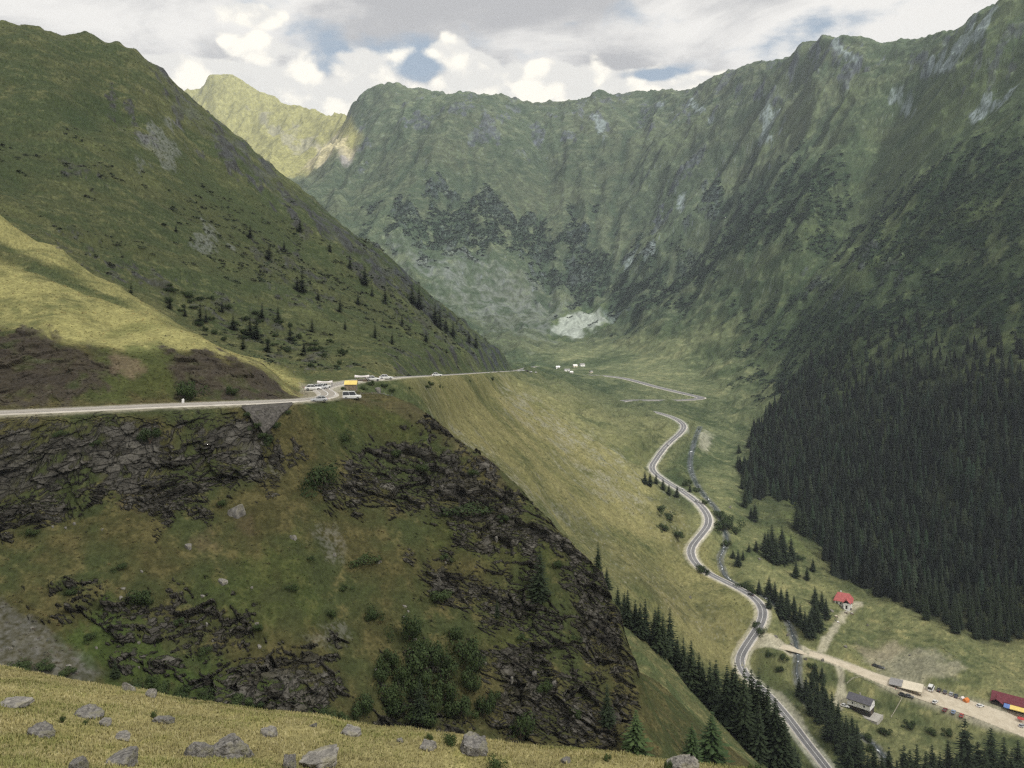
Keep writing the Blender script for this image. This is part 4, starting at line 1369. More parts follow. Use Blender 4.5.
def cone_spruce(rng, layers=8, sides=9, width=.17):
    """unit-high spruce seen from afar: ragged skirts stacked on each other"""
    co, fc = [], []
    for w in range(layers):
        t = w / layers
        z0 = .05 + .95 * t
        r = width * ((1 - t) ** .8) * rng.uniform(.85, 1.15) + .008
        top = min(1.0, z0 + .95 / layers * 1.9)
        k = len(co); co.append((0, 0, top))
        off = rng.uniform(0, 6)
        for b in range(sides * 2):
            a = off + math.pi * b / sides
            q = r * (rng.uniform(.85, 1.25) if b % 2 else rng.uniform(.5, .75))
            co.append((q * math.cos(a), q * math.sin(a), z0 - (.035 if b % 2 else -.01) * rng.uniform(.5, 1.2)))
        for b in range(sides * 2):
            fc.append((k, k + 1 + b, k + 1 + (b + 1) % (sides * 2)))
    return np.array(co), np.array(fc)


def make_spruce(name, label, group, rng, whorls, per, segs, mat, width=0.21, droop=0.32):
    co, fc = spruce_arrays(rng, whorls, per, segs, width, droop)
    r = thing(name, label, 'tree', group=group)
    link_mesh('crown', np_mesh('crown', co, fc, mat), r)
    b = MB(); b.beam((0, 0, -0.05), (0, 0, 0.97), 0.014, 0.002, 6)
    b.build('trunk', M_BARK, r)
    return r


_rs = np.random.default_rng(21)
_first = {}
SPR = [make_spruce('spruce_tree', '', 'x', _rs, 30, 11, 4, M_SPRUCE, _rs.uniform(.17, .22), _rs.uniform(.25, .42)) for _ in range(5)]
YNG = [make_spruce('young_spruce', '', 'x', _rs, 22, 12, 4, M_YOUNG, .34, .12) for _ in range(2)]
_used = set()


def put(proto, loc, rz, label, group, scale):
    if proto.name not in _used:
        _used.add(proto.name)
        proto.location = loc; proto.rotation_euler = (0, 0, rz); proto.scale = scale
        proto['label'] = label
        if group:
            proto['group'] = group
        elif 'group' in proto:
            del proto['group']
        return proto
    return dup(proto, loc, rz, label, group, scale)


N_SPRUCE = 0
TREE_XY = []


def tree(u, vb, hpx, label, group=None, dmin=150, kindlist=None, wide=1.0, dmax=4000):
    global N_SPRUCE
    x, y, z = hit(u, vb, dmin, dmax)
    h = hpx * y / F
    pr = (kindlist or SPR)[int(_rs.integers(0, len(kindlist or SPR)))]
    s = h * wide * _rs.uniform(1.1, 1.4)
    put(pr, (x, y, z - 0.02 * h), _rs.uniform(0, 6.28), label, group, (s, s, h))
    N_SPRUCE += 1
    TREE_XY.append((x, y))


# the row along the ridge, left of the lower road
_ridge = [(607, 590, 26), (617, 614, 34), (623, 618, 30), (629, 626, 42), (634, 630, 36), (641, 638, 40), (647, 642, 44), (653, 649, 40), (659, 653, 52), (664, 658, 48), (669, 662, 56), (676, 664, 40), (684, 668, 46),
          (690, 669, 52), (694, 674, 44), (699, 676, 50), (704, 683, 42), (709, 688, 54), (714, 692, 40), (718, 700, 56), (724, 704, 50), (729, 710, 58), (734, 716, 66), (739, 720, 60), (745, 727, 72), (750, 733, 66), (755, 738, 76),
          (760, 744, 70), (766, 748, 76), (771, 752, 66), (777, 757, 74), (783, 760, 66), (789, 764, 58), (795, 768, 44), (741, 736, 66), (752, 750, 74), (763, 758, 76), (773, 766, 72), (728, 722, 62), (716, 708, 46), (703, 692, 40), (690, 681, 36), (745, 748, 92), (757, 757, 92), (769, 761, 82), (779, 765, 78), (788, 767, 56), (797, 770, 38), (762, 752, 82), (751, 745, 88), (774, 762, 76), (737, 738, 82), (785, 774, 60), (731, 730, 60), (745, 745, 70), (757, 760, 70)]
for i, (u, v, h) in enumerate(_ridge):
    tree(u + _rs.uniform(-2, 2), v + _rs.uniform(-2, 2), h * _rs.uniform(.88, 1.08), 'dark spruce in the slanting row on the grassy ridge below the left cliffs', 'spruces in the ridge row', 235, wide=1.0, dmax=460)
# single ones on the spur
tree(540, 602, 62, 'tall dark spruce standing alone on the middle crag ledges', None, 150, wide=.95, dmax=262)
tree(598, 574, 34, 'slim spruce on the right rim of the crag, beside the cliff top', None, 205, wide=.8, dmax=330)
tree(607, 726, 44, 'ragged spruce at the right foot of the lowest crag', None, 140, wide=.9, dmax=262)
tree(420, 722, 46, 'small spruce half hidden in the dark gully bushes', None, 130, wide=.9, dmax=262)
tree(497, 618, 20, 'tiny spruce on the brow of the lower crag', None, 130, wide=1.0, dmax=262)
tree(115, 678, 20, 'small dark spruce beside the foot of the grey scree', None, 110, wide=1.3, dmax=262)
tree(636, 757, 50, 'bushy young spruce behind the meadow edge, left of the flat boulder', None, 120, YNG, wide=1.0, dmax=262)
tree(712, 766, 58, 'bright green young spruce behind the meadow edge, right of the flat boulder', None, 120, YNG, wide=.95, dmax=262)
tree(692, 764, 44, 'smaller young spruce leaning against its bright green neighbour', None, 120, YNG, wide=.8, dmax=262)
# valley floor, right of the road
_val = [(745, 507, 20), (755, 521, 19), (751, 519, 14), (749, 552, 11), (756, 551, 11), (738, 566, 17), (743, 560, 12), (768, 559, 28), (776, 564, 32), (784, 563, 30), (791, 561, 28), (772, 552, 30), (782, 549, 28), (765, 552, 22), (796, 578, 19), (807, 580, 15), (813, 571, 16), (797, 529, 27), (804, 534, 30),
        (759, 594, 16), (769, 597, 20), (775, 601, 22), (781, 607, 22), (787, 611, 22), (815, 605, 19), (794, 611, 16), (769, 608, 15), (781, 618, 26), (795, 622, 26), (788, 616, 20), (810, 637, 28), (818, 631, 26), (826, 619, 24), (815, 622, 26), (805, 631, 24), (822, 612, 24), (800, 626, 22), (812, 628, 26), (739, 453, 10), (738, 468, 15), (749, 447, 15), (742, 489, 15), (745, 478, 10), (757, 440, 12), (761, 448, 14)]
for u, v, h in _val:
    tree(u, v, h * _rs.uniform(.9, 1.15), 'dark spruce among the loose clumps between the stream and the forest', 'spruces beside the stream', 480, wide=1.2)
_str = [(799, 696, 22), (806, 701, 26), (812, 692, 24), (817, 706, 28), (823, 703, 26), (811, 714, 28), (826, 714, 28), (819, 723, 30), (832, 724, 32), (838, 737, 34), (846, 752, 42), (829, 740, 34), (852, 742, 30), (840, 752, 36), (857, 760, 40), (822, 682, 18), (815, 680, 18)]
for u, v, h in _str:
    tree(u, v, h * _rs.uniform(.9, 1.1), 'dark spruce crowding the stream below the dark-roofed house', 'spruces below the house', 440, wide=1.2)
_bot = [(848, 790, 78), (858, 792, 66), (874, 796, 56), (889, 800, 58), (904, 800, 60), (917, 802, 66), (932, 802, 64), (948, 800, 62), (965, 806, 88), (978, 802, 66), (991, 808, 90), (1004, 804, 68), (1018, 802, 62), (882, 806, 52), (910, 810, 62), (940, 812, 64), (1012, 815, 70), (868, 804, 56), (926, 815, 66), (957, 816, 66), (985, 818, 72), (1030, 810, 70), (897, 815, 60)]
for u, v, h in _bot:
    tree(u, v, h * _rs.uniform(.92, 1.05), 'dark spruce top rising at the lower right, in front of the car park', 'spruces in front of the car park', 405, wide=1.15, dmax=520)
# beside the road higher up
for u, v, h in [(645, 484, 14), (650, 486, 15), (656, 484, 12), (663, 490, 13), (669, 495, 12), (677, 497, 12), (690, 492, 9), (733, 558, 9)]:
    tree(u, v, h, 'short dark spruce hugging the edge of the winding road', 'spruces on the road edge', 560, wide=1.4)
# left mountain
_lm = [(131, 304, 19), (300, 232, 14), (269, 260, 14), (250, 238, 12), (302, 292, 24), (297, 290, 18), (200, 323, 18), (206, 322, 14), (233, 330, 17), (256, 339, 24), (250, 336, 18), (312, 332, 17), (419, 309, 24), (412, 304, 18), (440, 329, 25), (435, 324, 18), (446, 333, 16), (453, 337, 15), (469, 343, 14), (476, 347, 12), (365, 285, 16), (385, 303, 18), (350, 268, 12), (340, 312, 14), (372, 296, 12), (330, 252, 10), (284, 252, 12), (318, 300, 12), (345, 330, 12), (375, 338, 13), (392, 344, 12), (262, 318, 14), (278, 322, 15), (222, 312, 12), (185, 316, 12), (170, 309, 12), (402, 326, 12), (358, 305, 11), (426, 342, 12), (290, 340, 14), (268, 352, 15), (176, 232, 8), (243, 350, 14), (304, 352, 12)]
for u, v, h in _lm:
    tree(u, v, h * _rs.uniform(.95, 1.4), 'small dark spruce dotted over the rocky left mountainside', 'spruces on the left mountainside', 345, wide=1.25)


# ------------------------------------------------------------------ the forest across the valley
def scatter_cells(weight, spacing, rng, dmin=0, dmax=1e9, jit=0.42, thr=0.5):
    """points roughly spacing apart where the weight field is high"""
    m = (weight > thr) & (GD >= dmin) & (GD <= dmax)
    X, Y, Z = GXp[m], GYp[m], GZp[m]
    U, V = GU[m], GV0[m]
    o = rng.permutation(len(X))
    X, Y, Z, U, V = X[o], Y[o], Z[o], U[o], V[o]
    key = np.floor(X / spacing).astype(np.int64) * 100003 + np.floor(Y / spacing).astype(np.int64)
    _, idx = np.unique(key, return_index=True)
    return X[idx], Y[idx], Z[idx], U[idx], V[idx]


_rf = np.random.default_rng(33)
fX, fY, fZ, fU, fV = scatter_cells(FORESTW * (0.74 + 0.55 * NM + 0.4 * NL + 0.35 * sstep(700, 1100, GD) * 0), 6.8, _rf, 560, 1500, thr=0.34)
_keep = (fU > 660) & (fU < 1200) & ((fV > 345 + _rf.uniform(0, 1, len(fV)) ** 0.5 * 110 - 45) | (_rf.random(len(fV)) < 0.07))
fX, fY, fZ, fU, fV = [a[_keep] for a in (fX, fY, fZ, fU, fV)]
_ord = np.argsort(fY)
fX, fY, fZ, fU = fX[_ord], fY[_ord], fZ[_ord], fU[_ord]
N_IND = max(20, 292 - N_SPRUCE)
_inpic = np.flatnonzero((fU > 735) & (fU < 1030))[:N_IND]
for k in _inpic:
    h = _rf.uniform(15, 25)
    s = h * _rf.uniform(.8, 1.1)
    pr = SPR[int(_rf.integers(0, 5))]
    put(pr, (fX[k], fY[k], fZ[k] - .3), _rf.uniform(0, 6.28), 'dark spruce on the near lower edge of the big forest', 'spruces along the forest edge', (s, s, h))
_rest = np.setdiff1d(np.arange(len(fX)), _inpic)
_low = [cone_spruce(_rf, int(_rf.integers(6, 10)), 7, _rf.uniform(.15, .22)) for _ in range(9)]
_co, _fc, _ti, _n0 = [], [], [], 0
for k in _rest:
    a, f = _low[int(_rf.integers(0, 9))]
    h = (9 + 17 * _rf.random() ** .8) * (1.0 if fY[k] < 1000 else 0.85); w_ = (3 + .85 * h) * _rf.uniform(.8, 1.2); t = _rf.uniform(0, 6.28)
    c, s = math.cos(t), math.sin(t)
    p = np.stack([(a[:, 0] * c - a[:, 1] * s) * w_ + fX[k], (a[:, 0] * s + a[:, 1] * c) * w_ + fY[k], a[:, 2] * h + fZ[k] - .3], 1)
    tint = np.array((0.010, 0.0165, 0.009)) * (.4 + 1.9 * _rf.random() ** 2) * np.array([_rf.uniform(.85, 1.25), 1, _rf.uniform(.8, 1.1)])
    _co.append(p); _fc.append(f + _n0); _n0 += len(a); _ti.append(np.repeat(tint[None], len(a), 0))
forest = link_mesh('conifer_forest', np_mesh('conifer_forest', np.concatenate(_co), np.concatenate(_fc), M_MASS, np.concatenate(_ti)))
forest['kind'] = 'stuff'
print('forest', len(_rest), 'individual', N_SPRUCE + len(_inpic))


# ------------------------------------------------------------------ dwarf pine mats on the far slopes
def clump_arrays(rng, n=26):
    """a low mound of leafy blades, unit radius"""
    co, fc = [], []
    for i in range(n):
        a = rng.uniform(0, 6.28); r = rng.uniform(0, 1) ** .6; z = (1 - r * r) * rng.uniform(.45, 1.0)
        c = np.array([r * math.cos(a), r * math.sin(a), z * .7])
        d = rng.normal(size=3); d[2] = abs(d[2]) + .4; d /= np.linalg.norm(d)
        e = np.cross(d, rng.normal(size=3)); e /= np.linalg.norm(e) + 1e-9
        g = np.cross(d, e)
        s = rng.uniform(.28, .5)
        k = len(co)
        co += [c + e * s, c - e * s * .6 + g * s * .8, c - e * s * .6 - g * s * .8, c + d * s * .5]
        fc += [(k, k + 1, k + 3), (k + 1, k + 2, k + 3), (k + 2, k, k + 3)]
    return np.array(co), np.array(fc)


def mass(name, pts, protos, size, tintf, rng, mat, flat=(.6, .9), label=None):
    co, fc, ti, n0 = [], [], [], 0
    for k in range(len(pts[0])):
        a, f = protos[int(rng.integers(0, len(protos)))]
        s = size(k) * (.45 + 1.25 * rng.random() ** 2.2)
        t = rng.uniform(0, 6.28); c, sn = math.cos(t), math.sin(t)
        hz = s * rng.uniform(*flat)
        co.append(np.stack([(a[:, 0] * c - a[:, 1] * sn) * s + pts[0][k], (a[:, 0] * sn + a[:, 1] * c) * s + pts[1][k], a[:, 2] * hz + pts[2][k] - .12 * s], 1))
        fc.append(f + n0); n0 += len(a)
        ti.append(np.repeat(np.asarray(tintf(k))[None] * rng.uniform(.6, 1.45) * np.array([rng.uniform(.9, 1.25), 1, 1]), len(a), 0))
    o = link_mesh(name, np_mesh(name, np.concatenate(co), np.concatenate(fc), mat, np.concatenate(ti)))
    o['kind'] = 'stuff'
    return o


_cl = [clump_arrays(_rf, 11) for _ in range(8)]
sp = scatter_cells(SCRUBW * (1 + .35 * NF + .25 * NM), 5.0, _rf, 340, 3300, thr=0.5)
_ok = (sp[3] > -60) & (sp[3] < 1090)
sp = [a[_ok] for a in sp]
print('scrub', len(sp[0]))
if len(sp[0]) > 24000:
    _q = _rf.permutation(len(sp[0]))[:24000]
    sp = [a[_q] for a in sp]
_leftm = sp[0] < sp[1] * .03 - 20
mass('dwarf_pine_scrub', sp, _cl, lambda k: 1.1 + sp[1][k] * 0.0016 if sp[1][k] < 1350 and _leftm[k] else 1.6 + sp[1][k] * 0.0014, lambda k: (.034, .046, .023) if _leftm[k] and sp[1][k] < 1350 else (.018, .031, .019), _rf, M_MASS)

# low tussocks and heath on the spur and the knoll
TUSW = ((GD > 100) & (GD < 350)) * (1 - RCK) * (ROADDIST > 6) * (0.75 + .5 * NM + .4 * NF)
tp = scatter_cells(TUSW, 1.25, _rf, 100, 350, thr=0.75)
_ok = (tp[3] > -60) & (tp[3] < 1090)
tp = [a[_ok] for a in tp]
_ts = [clump_arrays(_rf, 6) for _ in range(6)]
_ii = (np.searchsorted(DROW, np.clip(tp[1], DROW[0], DROW[-2])), np.clip(np.searchsorted(SCOL, tp[0] / (tp[1] + 12)), 0, NC - 1))
TALB = ALB[_ii]
print('tussocks', len(tp[0]))
if len(tp[0]) > 40000:
    _q = _rf.permutation(len(tp[0]))[:40000]
    tp = [a[_q] for a in tp]; TALB = TALB[_q]
mass('grass_tussocks', tp, _ts, lambda k: .36, lambda k: TALB[k] * .95, _rf, M_MASS, flat=(.5, 1.0))


# heath, sedge and small shrubs on the slopes beyond
HW = ((GD > 350) & (GD < 1500)) * (1 - FORESTW) * (ROADDIST > 8) * (GRAVDIST > 14) * (1 - LOT) * (RIVDIST > 4) * (.5 + .5 * NM + .45 * NF + .3 * NL)
hp = scatter_cells(HW, 3.4, _rf, 350, 1500, thr=0.72)
_ok = (hp[3] > -60) & (hp[3] < 1090)
hp = [a[_ok] for a in hp]
print('heath', len(hp[0]))
if len(hp[0]) > 30000:
    _q = _rf.permutation(len(hp[0]))[:30000]
    hp = [a[_q] for a in hp]
_ii = (np.searchsorted(DROW, np.clip(hp[1], DROW[0], DROW[-2])), np.clip(np.searchsorted(SCOL, hp[0] / (hp[1] + 12)), 0, NC - 1))
HALB = ALB[_ii]
mass('heath_tussocks', hp, _ts, lambda k: .45 + hp[1][k] * .0006, lambda k: HALB[k] * np.array([.62, .70, .62]), _rf, M_MASS, flat=(.5, 1.0))


# ------------------------------------------------------------------ bushes on the spur
def make_bush(rng, n=1300):
    co, fc = [], []
    lobes = [(rng.normal(size=3) * np.array([.45, .45, .22]) + np.array([0, 0, .45]), rng.uniform(.35, .6)) for _ in range(9)]
    for i in range(n):
        c0, r0 = lobes[int(rng.integers(0, len(lobes)))]
        d = rng.normal(size=3); d /= np.linalg.norm(d)
        c = c0 + d * r0 * rng.uniform(.55, 1.0)
        c[2] = abs(c[2])
        e = np.cross(d, rng.normal(size=3)); e /= np.linalg.norm(e) + 1e-9
        g = np.cross(d, e); s = rng.uniform(.022, .062)
        k = len(co)
        co += [c + e * s * 1.4, c + g * s, c - e * s * 1.4 + d * s * .4, c - g * s]
        fc += [(k, k + 1, k + 2), (k, k + 2, k + 3)]
    co = np.array(co); co /= max(co[:, :2].max(), 1e-6)
    r = thing('bush', '', 'bush', group='x')
    link_mesh('foliage', np_mesh('foliage', co, np.array(fc), M_BUSH), r)
    b = MB()
    for k in range(4):
        a = k * 1.6; b.beam((0, 0, -.1), (.3 * math.cos(a), .3 * math.sin(a), .5), .035, .012, 5)
    b.build('stem', M_BARK, r)
    return r


BSH = [make_bush(_rf) for _ in range(4)]


def bush(u, v, wpx, hpx, label, group=None, dmin=105, dmax=262):
    x, y, z = hit(u, v, dmin, dmax)
    s = wpx * .62 * y / F; h = hpx * y / F * .8
    put(BSH[int(_rf.integers(0, 4))], (x, y, z - .05 * h), _rf.uniform(0, 6.28), label, group, (s, s, h))


bush(320, 490, 42, 40, 'broad dark bush under the roadside slope, left of the upper crag')
bush(136, 603, 30, 24, 'round dark bush alone in the middle of the left slope')
bush(150, 441, 26, 20, 'dark bush on the rim of the left cliff below the road')
for u, v, w, h in [(246, 417, 11, 8), (256, 429, 12, 9), (287, 415, 10, 8), (277, 427, 13, 9), (266, 437, 14, 9)]:
    bush(u, v, w, h, 'small shrub growing along the sloping edge of the retaining wall', 'shrubs around the retaining wall')
bush(230, 395, 15, 12, 'round green bush on the bank just above the road')
bush(190, 398, 30, 24, 'wide dark thicket on the bank above the road, left of the round bush')
bush(219, 507, 16, 11, 'small dark bush at the foot of the left cliff, beside a pale boulder')
bush(120, 570, 16, 10, 'low dark bush left of centre on the slope above the round bush')
bush(521, 738, 34, 38, 'pale green bush in front of the lowest crag, behind the meadow')
bush(346, 441, 24, 14, 'low green bush on the grassy shoulder below the parked white van')
bush(363, 564, 30, 12, 'flat dark juniper patch on the open slope below the upper crag')
bush(437, 600, 30, 13, 'flat green juniper on the ledge above the lower crag')
bush(463, 514, 42, 14, 'lush green mat on the grassy ledge inside the upper crag')
for u, v, w, h in [(408, 642, 28, 38), (463, 662, 32, 38), (375, 618, 20, 18), (423, 700, 34, 40), (363, 712, 28, 28), (447, 702, 28, 36), (483, 718, 24, 32), (392, 668, 26, 30), (435, 668, 30, 32), (402, 690, 26, 32), (470, 690, 26, 30), (386, 700, 26, 26), (452, 640, 22, 22), (415, 665, 34, 30), (445, 682, 34, 30), (400, 712, 34, 28), (432, 722, 34, 26), (460, 715, 30, 28), (478, 672, 24, 22), (425, 652, 26, 22), (385, 680, 24, 24), (495, 705, 20, 20)]:
    bush(u, v, w, h, 'leafy dark bush in the thicket filling the gully between the lower crags', 'bushes in the gully thicket')
for u, v, w, h in [(18, 668, 30, 13), (45, 669, 24, 12), (68, 676, 22, 10), (140, 690, 26, 16), (165, 695, 26, 20), (186, 697, 24, 14), (210, 701, 28, 16), (235, 706, 30, 15), (255, 710, 22, 13), (150, 684, 16, 12), (320, 722, 26, 16), (345, 726, 24, 20)]:
    bush(u, v, w, h, 'low green bush peeping over the far edge of the golden meadow', 'bushes along the meadow edge')
for u, v, w, h in [(60, 436, 14, 9), (96, 445, 12, 8), (268, 444, 15, 10), (30, 536, 16, 10), (75, 594, 18, 10), (205, 655, 18, 12), (255, 630, 14, 10), (290, 590, 14, 8), (330, 615, 14, 10), (420, 470, 16, 10), (395, 455, 14, 9), (470, 475, 16, 10), (505, 520, 14, 9), (555, 568, 16, 12), (575, 640, 15, 10), (520, 640, 14, 9), (545, 690, 18, 14), (575, 715, 16, 12), (445, 560, 13, 8), (310, 560, 10, 6), (345, 590, 12, 7), (180, 625, 15, 9), (90, 640, 16, 10)]:
    bush(u, v, w, h, 'small dark shrub dotted among the crags and grass of the near spur', 'small shrubs on the spur')
_bl = np.random.default_rng(8)
for _k in range(48):
    u = _bl.uniform(165, 345); v = 296 + (u - 165) * .33 + _bl.uniform(-14, 26)
    bush(u, v, _bl.uniform(6, 13), _bl.uniform(4, 9), 'dark shrub in the rough thickets low on the left mountainside', 'thicket shrubs on the left mountainside', 345, 1000)
# along the stream and the far flank
for u, v, w, h in [(722, 530, 22, 14), (730, 527, 20, 16), (735, 534, 16, 12), (718, 516, 14, 9), (728, 546, 12, 9), (743, 588, 16, 9), (750, 592, 12, 8), (688, 486, 12, 10), (696, 492, 10, 7), (704, 504, 9, 6), (762, 634, 14, 9), (756, 626, 10, 6), (700, 570, 14, 8), (706, 573, 10, 7), (670, 520, 18, 12), (664, 530, 16, 10), (676, 536, 16, 10), (660, 512, 16, 9), (798, 560, 12, 7), (815, 680, 14, 10), (780, 672, 10, 8), (866, 738, 14, 8), (884, 735, 16, 9), (912, 728, 16, 9), (930, 732, 14, 8), (950, 735, 14, 8), (870, 750, 12, 8), (782, 660, 12, 9), (770, 655, 10, 7), (812, 668, 12, 8)]:
    bush(u, v, w, h, 'dark waterside shrub near the winding road and stream', 'shrubs along the stream and lower road', 430, 1500)
for u, v, w, h in [(430, 386, 8, 7), (426, 388, 6, 5), (470, 382, 5, 4), (492, 380, 5, 5), (410, 389, 6, 4), (440, 388, 5, 4), (372, 386, 10, 8), (364, 390, 9, 7), (384, 388, 10, 7), (392, 392, 8, 6), (342, 390, 7, 5)]:
    bush(u, v, w, h, 'small shrub just below the upper road, beyond the parked white van', 'shrubs below the upper road', 262, 1400)


# ------------------------------------------------------------------ stones
def rock_mat(name, c1, c2, c3, sc):
    m, T = new_mat(name)
    tc = T.n('ShaderNodeTexCoord').outputs['Object']
    a = T.noise(tc, 2.2 * sc, 6, .65, .5); b_ = T.noise(tc, 7.0 * sc, 6, .7); d = T.noise(tc, 1.1 * sc, 3, .5)
    c = T.mix(T.smooth(a, .32, .68), c1, c2)
    c = T.mix(T.math('MULTIPLY', T.smooth(b_, .5, .68), .55), c, tuple(k * .35 for k in c1))
    c = T.mix(T.math('MULTIPLY', T.smooth(d, .52, .66), .6), c, c3)
    h = T.math('ADD', a, T.math('MULTIPLY', b_, .5))
    bp = T.n('ShaderNodeBump', ins={'Height': h, 'Strength': .8, 'Distance': .12})
    finish(T, T.n('ShaderNodeBsdfPrincipled', ins={'Base Color': c, 'Roughness': .93, 'Specular IOR Level': .15, 'Normal': bp.outputs[0]}))
    return m


M_STONE = rock_mat('lichened gneiss', (.070, .068, .064), (.200, .192, .178), (.14, .135, .085), 1.6)
M_STONE_PALE = rock_mat('pale weathered stone', (.10, .096, .088), (.235, .223, .20), (.16, .15, .10), 1.0)


def rock_mesh(rng, sub=4, flat=1.0, cuts=9, rough=.10):
    bm = bmesh.new()
    bmesh.ops.create_icosphere(bm, subdivisions=sub, radius=1.0)
    co = np.array([v.co[:] for v in bm.verts])
    s = rng.uniform(0, 90)
    co *= (1 + .28 * perlin3(co[:, 0] * 1.1 + s, co[:, 1] * 1.1, co[:, 2] * 1.1))[:, None]
    for _i in range(cuts):
        n = rng.normal(size=3) if _i else rng.normal(size=3) * .22 + np.array([0, 0, 1.0])
        n /= np.linalg.norm(n)
        d = rng.uniform(.55, .9) if _i else rng.uniform(.30, .5)
        e = co @ n - d
        co -= np.where(e > 0, e, 0)[:, None] * n * .94
    # bedding cracks
    n = rng.normal(size=3); n[2] += 1.0; n /= np.linalg.norm(n)
    t = co @ n
    co *= (1 - .07 * np.exp(-((np.mod(t * 3.1 + .3 * perlin3(co[:, 0] * 2, co[:, 1] * 2, co[:, 2] * 2 + s), 1) - .5) / .09) ** 2))[:, None]
    co *= (1 + rough * perlin3(co[:, 0] * 3.5 + s, co[:, 1] * 3.5, co[:, 2] * 3.5) + rough * .6 * perlin3(co[:, 0] * 9 + s, co[:, 1] * 9, co[:, 2] * 9))[:, None]
    co[:, 2] *= flat
    for v, c in zip(bm.verts, co):
        v.co = c
    me = bpy.data.meshes.new('rock')
    bm.to_mesh(me); bm.free()
    me.materials.append(M_STONE)
    return me


_rk = np.random.default_rng(55)


def boulder(u, v, wpx, hpx, label, group=None, dmin=14, dmax=60, pale=False, sub=4, me=None, deep=.75, name='boulder', rot=None):
    """a stone whose foot is at picture column u, row v"""
    x, y, z = hit(u, v, dmin, dmax)
    w = wpx * y / F * .47; h = hpx * y / F * .92
    me = me or rock_mesh(_rk, sub)
    o = link_mesh(name, me)
    zs = np.array([q.co[2] for q in me.vertices]); xs = np.array([q.co[0] for q in me.vertices])
    o.rotation_euler = (0, 0, _rk.uniform(-.5, .5) if rot is None else rot)
    o.scale = (w / abs(xs).max(), w * deep / abs(xs).max(), h * .8 / zs.max())
    o.location = (x, y + w * .4, z + h * .06)
    if pale:
        o.material_slots[0].link = 'OBJECT'; o.material_slots[0].material = M_STONE_PALE
    return tag(o, label, 'rock', group)


boulder(224, 758, 60, 21, 'biggest cracked grey boulder in the golden meadow at lower left', sub=5, deep=.6)
boulder(197, 757, 30, 17, 'low slabby grey boulder against the left of the biggest boulder', sub=4, deep=.6)
boulder(318, 769, 44, 15, 'pale flat-topped boulder at the bottom edge of the meadow', pale=True, sub=5)
boulder(288, 769, 16, 15, 'upright grey stone left of the pale flat-topped boulder', sub=4)
boulder(474, 756, 36, 19, 'striped grey boulder on the meadow left of the middle', sub=5)
boulder(682, 774, 40, 18, 'flat grey boulder at the bottom right, below the young spruces', sub=5, pale=True)
boulder(268, 737, 20, 10, 'small pale stone up-slope from the biggest boulder', pale=True)
boulder(350, 735, 24, 6, 'thin pale slab lying in the middle of the meadow', pale=True)
boulder(428, 750, 18, 9, 'square pale block beside two small shrubs in the meadow', pale=True)
boulder(38, 737, 32, 12, 'rounded grey stone near the left end of the meadow')
boulder(85, 717, 32, 8, 'long low slab in the upper left of the meadow')
boulder(12, 707, 34, 7, 'low pale slab cut by the left edge of the picture', pale=True)
boulder(104, 726, 14, 7, 'little pale stone below the long low slab', pale=True)
boulder(162, 723, 24, 6, 'flat grey stone beneath the tiny dark shrub')
boulder(120, 765, 38, 13, 'dark grey slab in the bottom left corner area, right of its round neighbour')
boulder(76, 771, 22, 13, 'round grey stone at the bottom edge, far left')
boulder(120, 740, 24, 5, 'sliver of pale rock in the grass, above the dark grey slab', pale=True)
boulder(127, 691, 16, 12, 'pale rock on the meadow rim beside the scree', pale=True, dmin=22)
boulder(149, 697, 14, 8, 'small pale rock on the meadow rim, right of its taller neighbour', pale=True, dmin=22)
boulder(400, 742, 8, 4, 'tiny pale stone in the meadow left of the square block', pale=True)
boulder(313, 727, 9, 4, 'tiny grey stone near the meadow crest')
boulder(567, 763, 14, 5, 'small flat stone in the right half of the meadow')


def meadow_shrub(u, v, w, h, label):
    x, y, z = hit(u, v, 14, 60)
    s = w * .5 * y / F; hh = h * y / F
    put(BSH[int(_rk.integers(0, 4))], (x, y, z - .02), _rk.uniform(0, 6), label, None, (s, s, hh))


meadow_shrub(155, 718, 10, 10, 'tiny dark juniper above a flat stone in the meadow')
meadow_shrub(62, 723, 8, 9, 'tiny dark juniper left of the long low slab')
meadow_shrub(86, 725, 9, 7, 'little green juniper between two tiny stones in the meadow')
meadow_shrub(430, 741, 13, 10, 'small round shrub directly behind the square pale block')
meadow_shrub(449, 744, 20, 13, 'wider green shrub right of the square pale block')
meadow_shrub(497, 768, 26, 16, 'green shrub right of the striped boulder')
meadow_shrub(608, 762, 13, 9, 'small dark shrub on the meadow rim near the right end')
meadow_shrub(668, 772, 14, 15, 'dark shrub against the left end of the flat boulder')
meadow_shrub(755, 784, 22, 26, 'green shrub at the lower rim of the slope, right of the flat boulder')

# pale stones lying on the spur and in the valley
_pm = [rock_mesh(_rk, 3, .8) for _ in range(6)]
boulder(236, 515, 22, 14, 'large pale boulder at the foot of the left cliff', None, 105, 262, True, me=_pm[0])
boulder(188, 549, 9, 6, 'white-topped stone on the slope below the left cliff', None, 105, 262, True, me=_pm[1])
boulder(293, 539, 8, 5, 'pale stone alone on the open grass of the spur, right of the left cliff', None, 105, 262, True, me=_pm[4])
boulder(222, 584, 12, 6, 'flat pale stone on the slope right of the round dark bush', None, 105, 262, True, me=_pm[5])
boulder(378, 393, 8, 7, 'pale round boulder below the upper road, right of the white van', None, 262, 420, True, me=_pm[1])
for i in range(46):
    u, v = _rk.uniform(5, 560), _rk.uniform(520, 690)
    if v < 470 + max(0, (u - 420)) * .9:
        continue
    boulder(u, v, _rk.uniform(2.5, 6), _rk.uniform(1.6, 4), 'small pale stone strewn on the grassy face of the near spur', 'loose stones on the spur', 105, 262, True, me=_pm[i % 6])
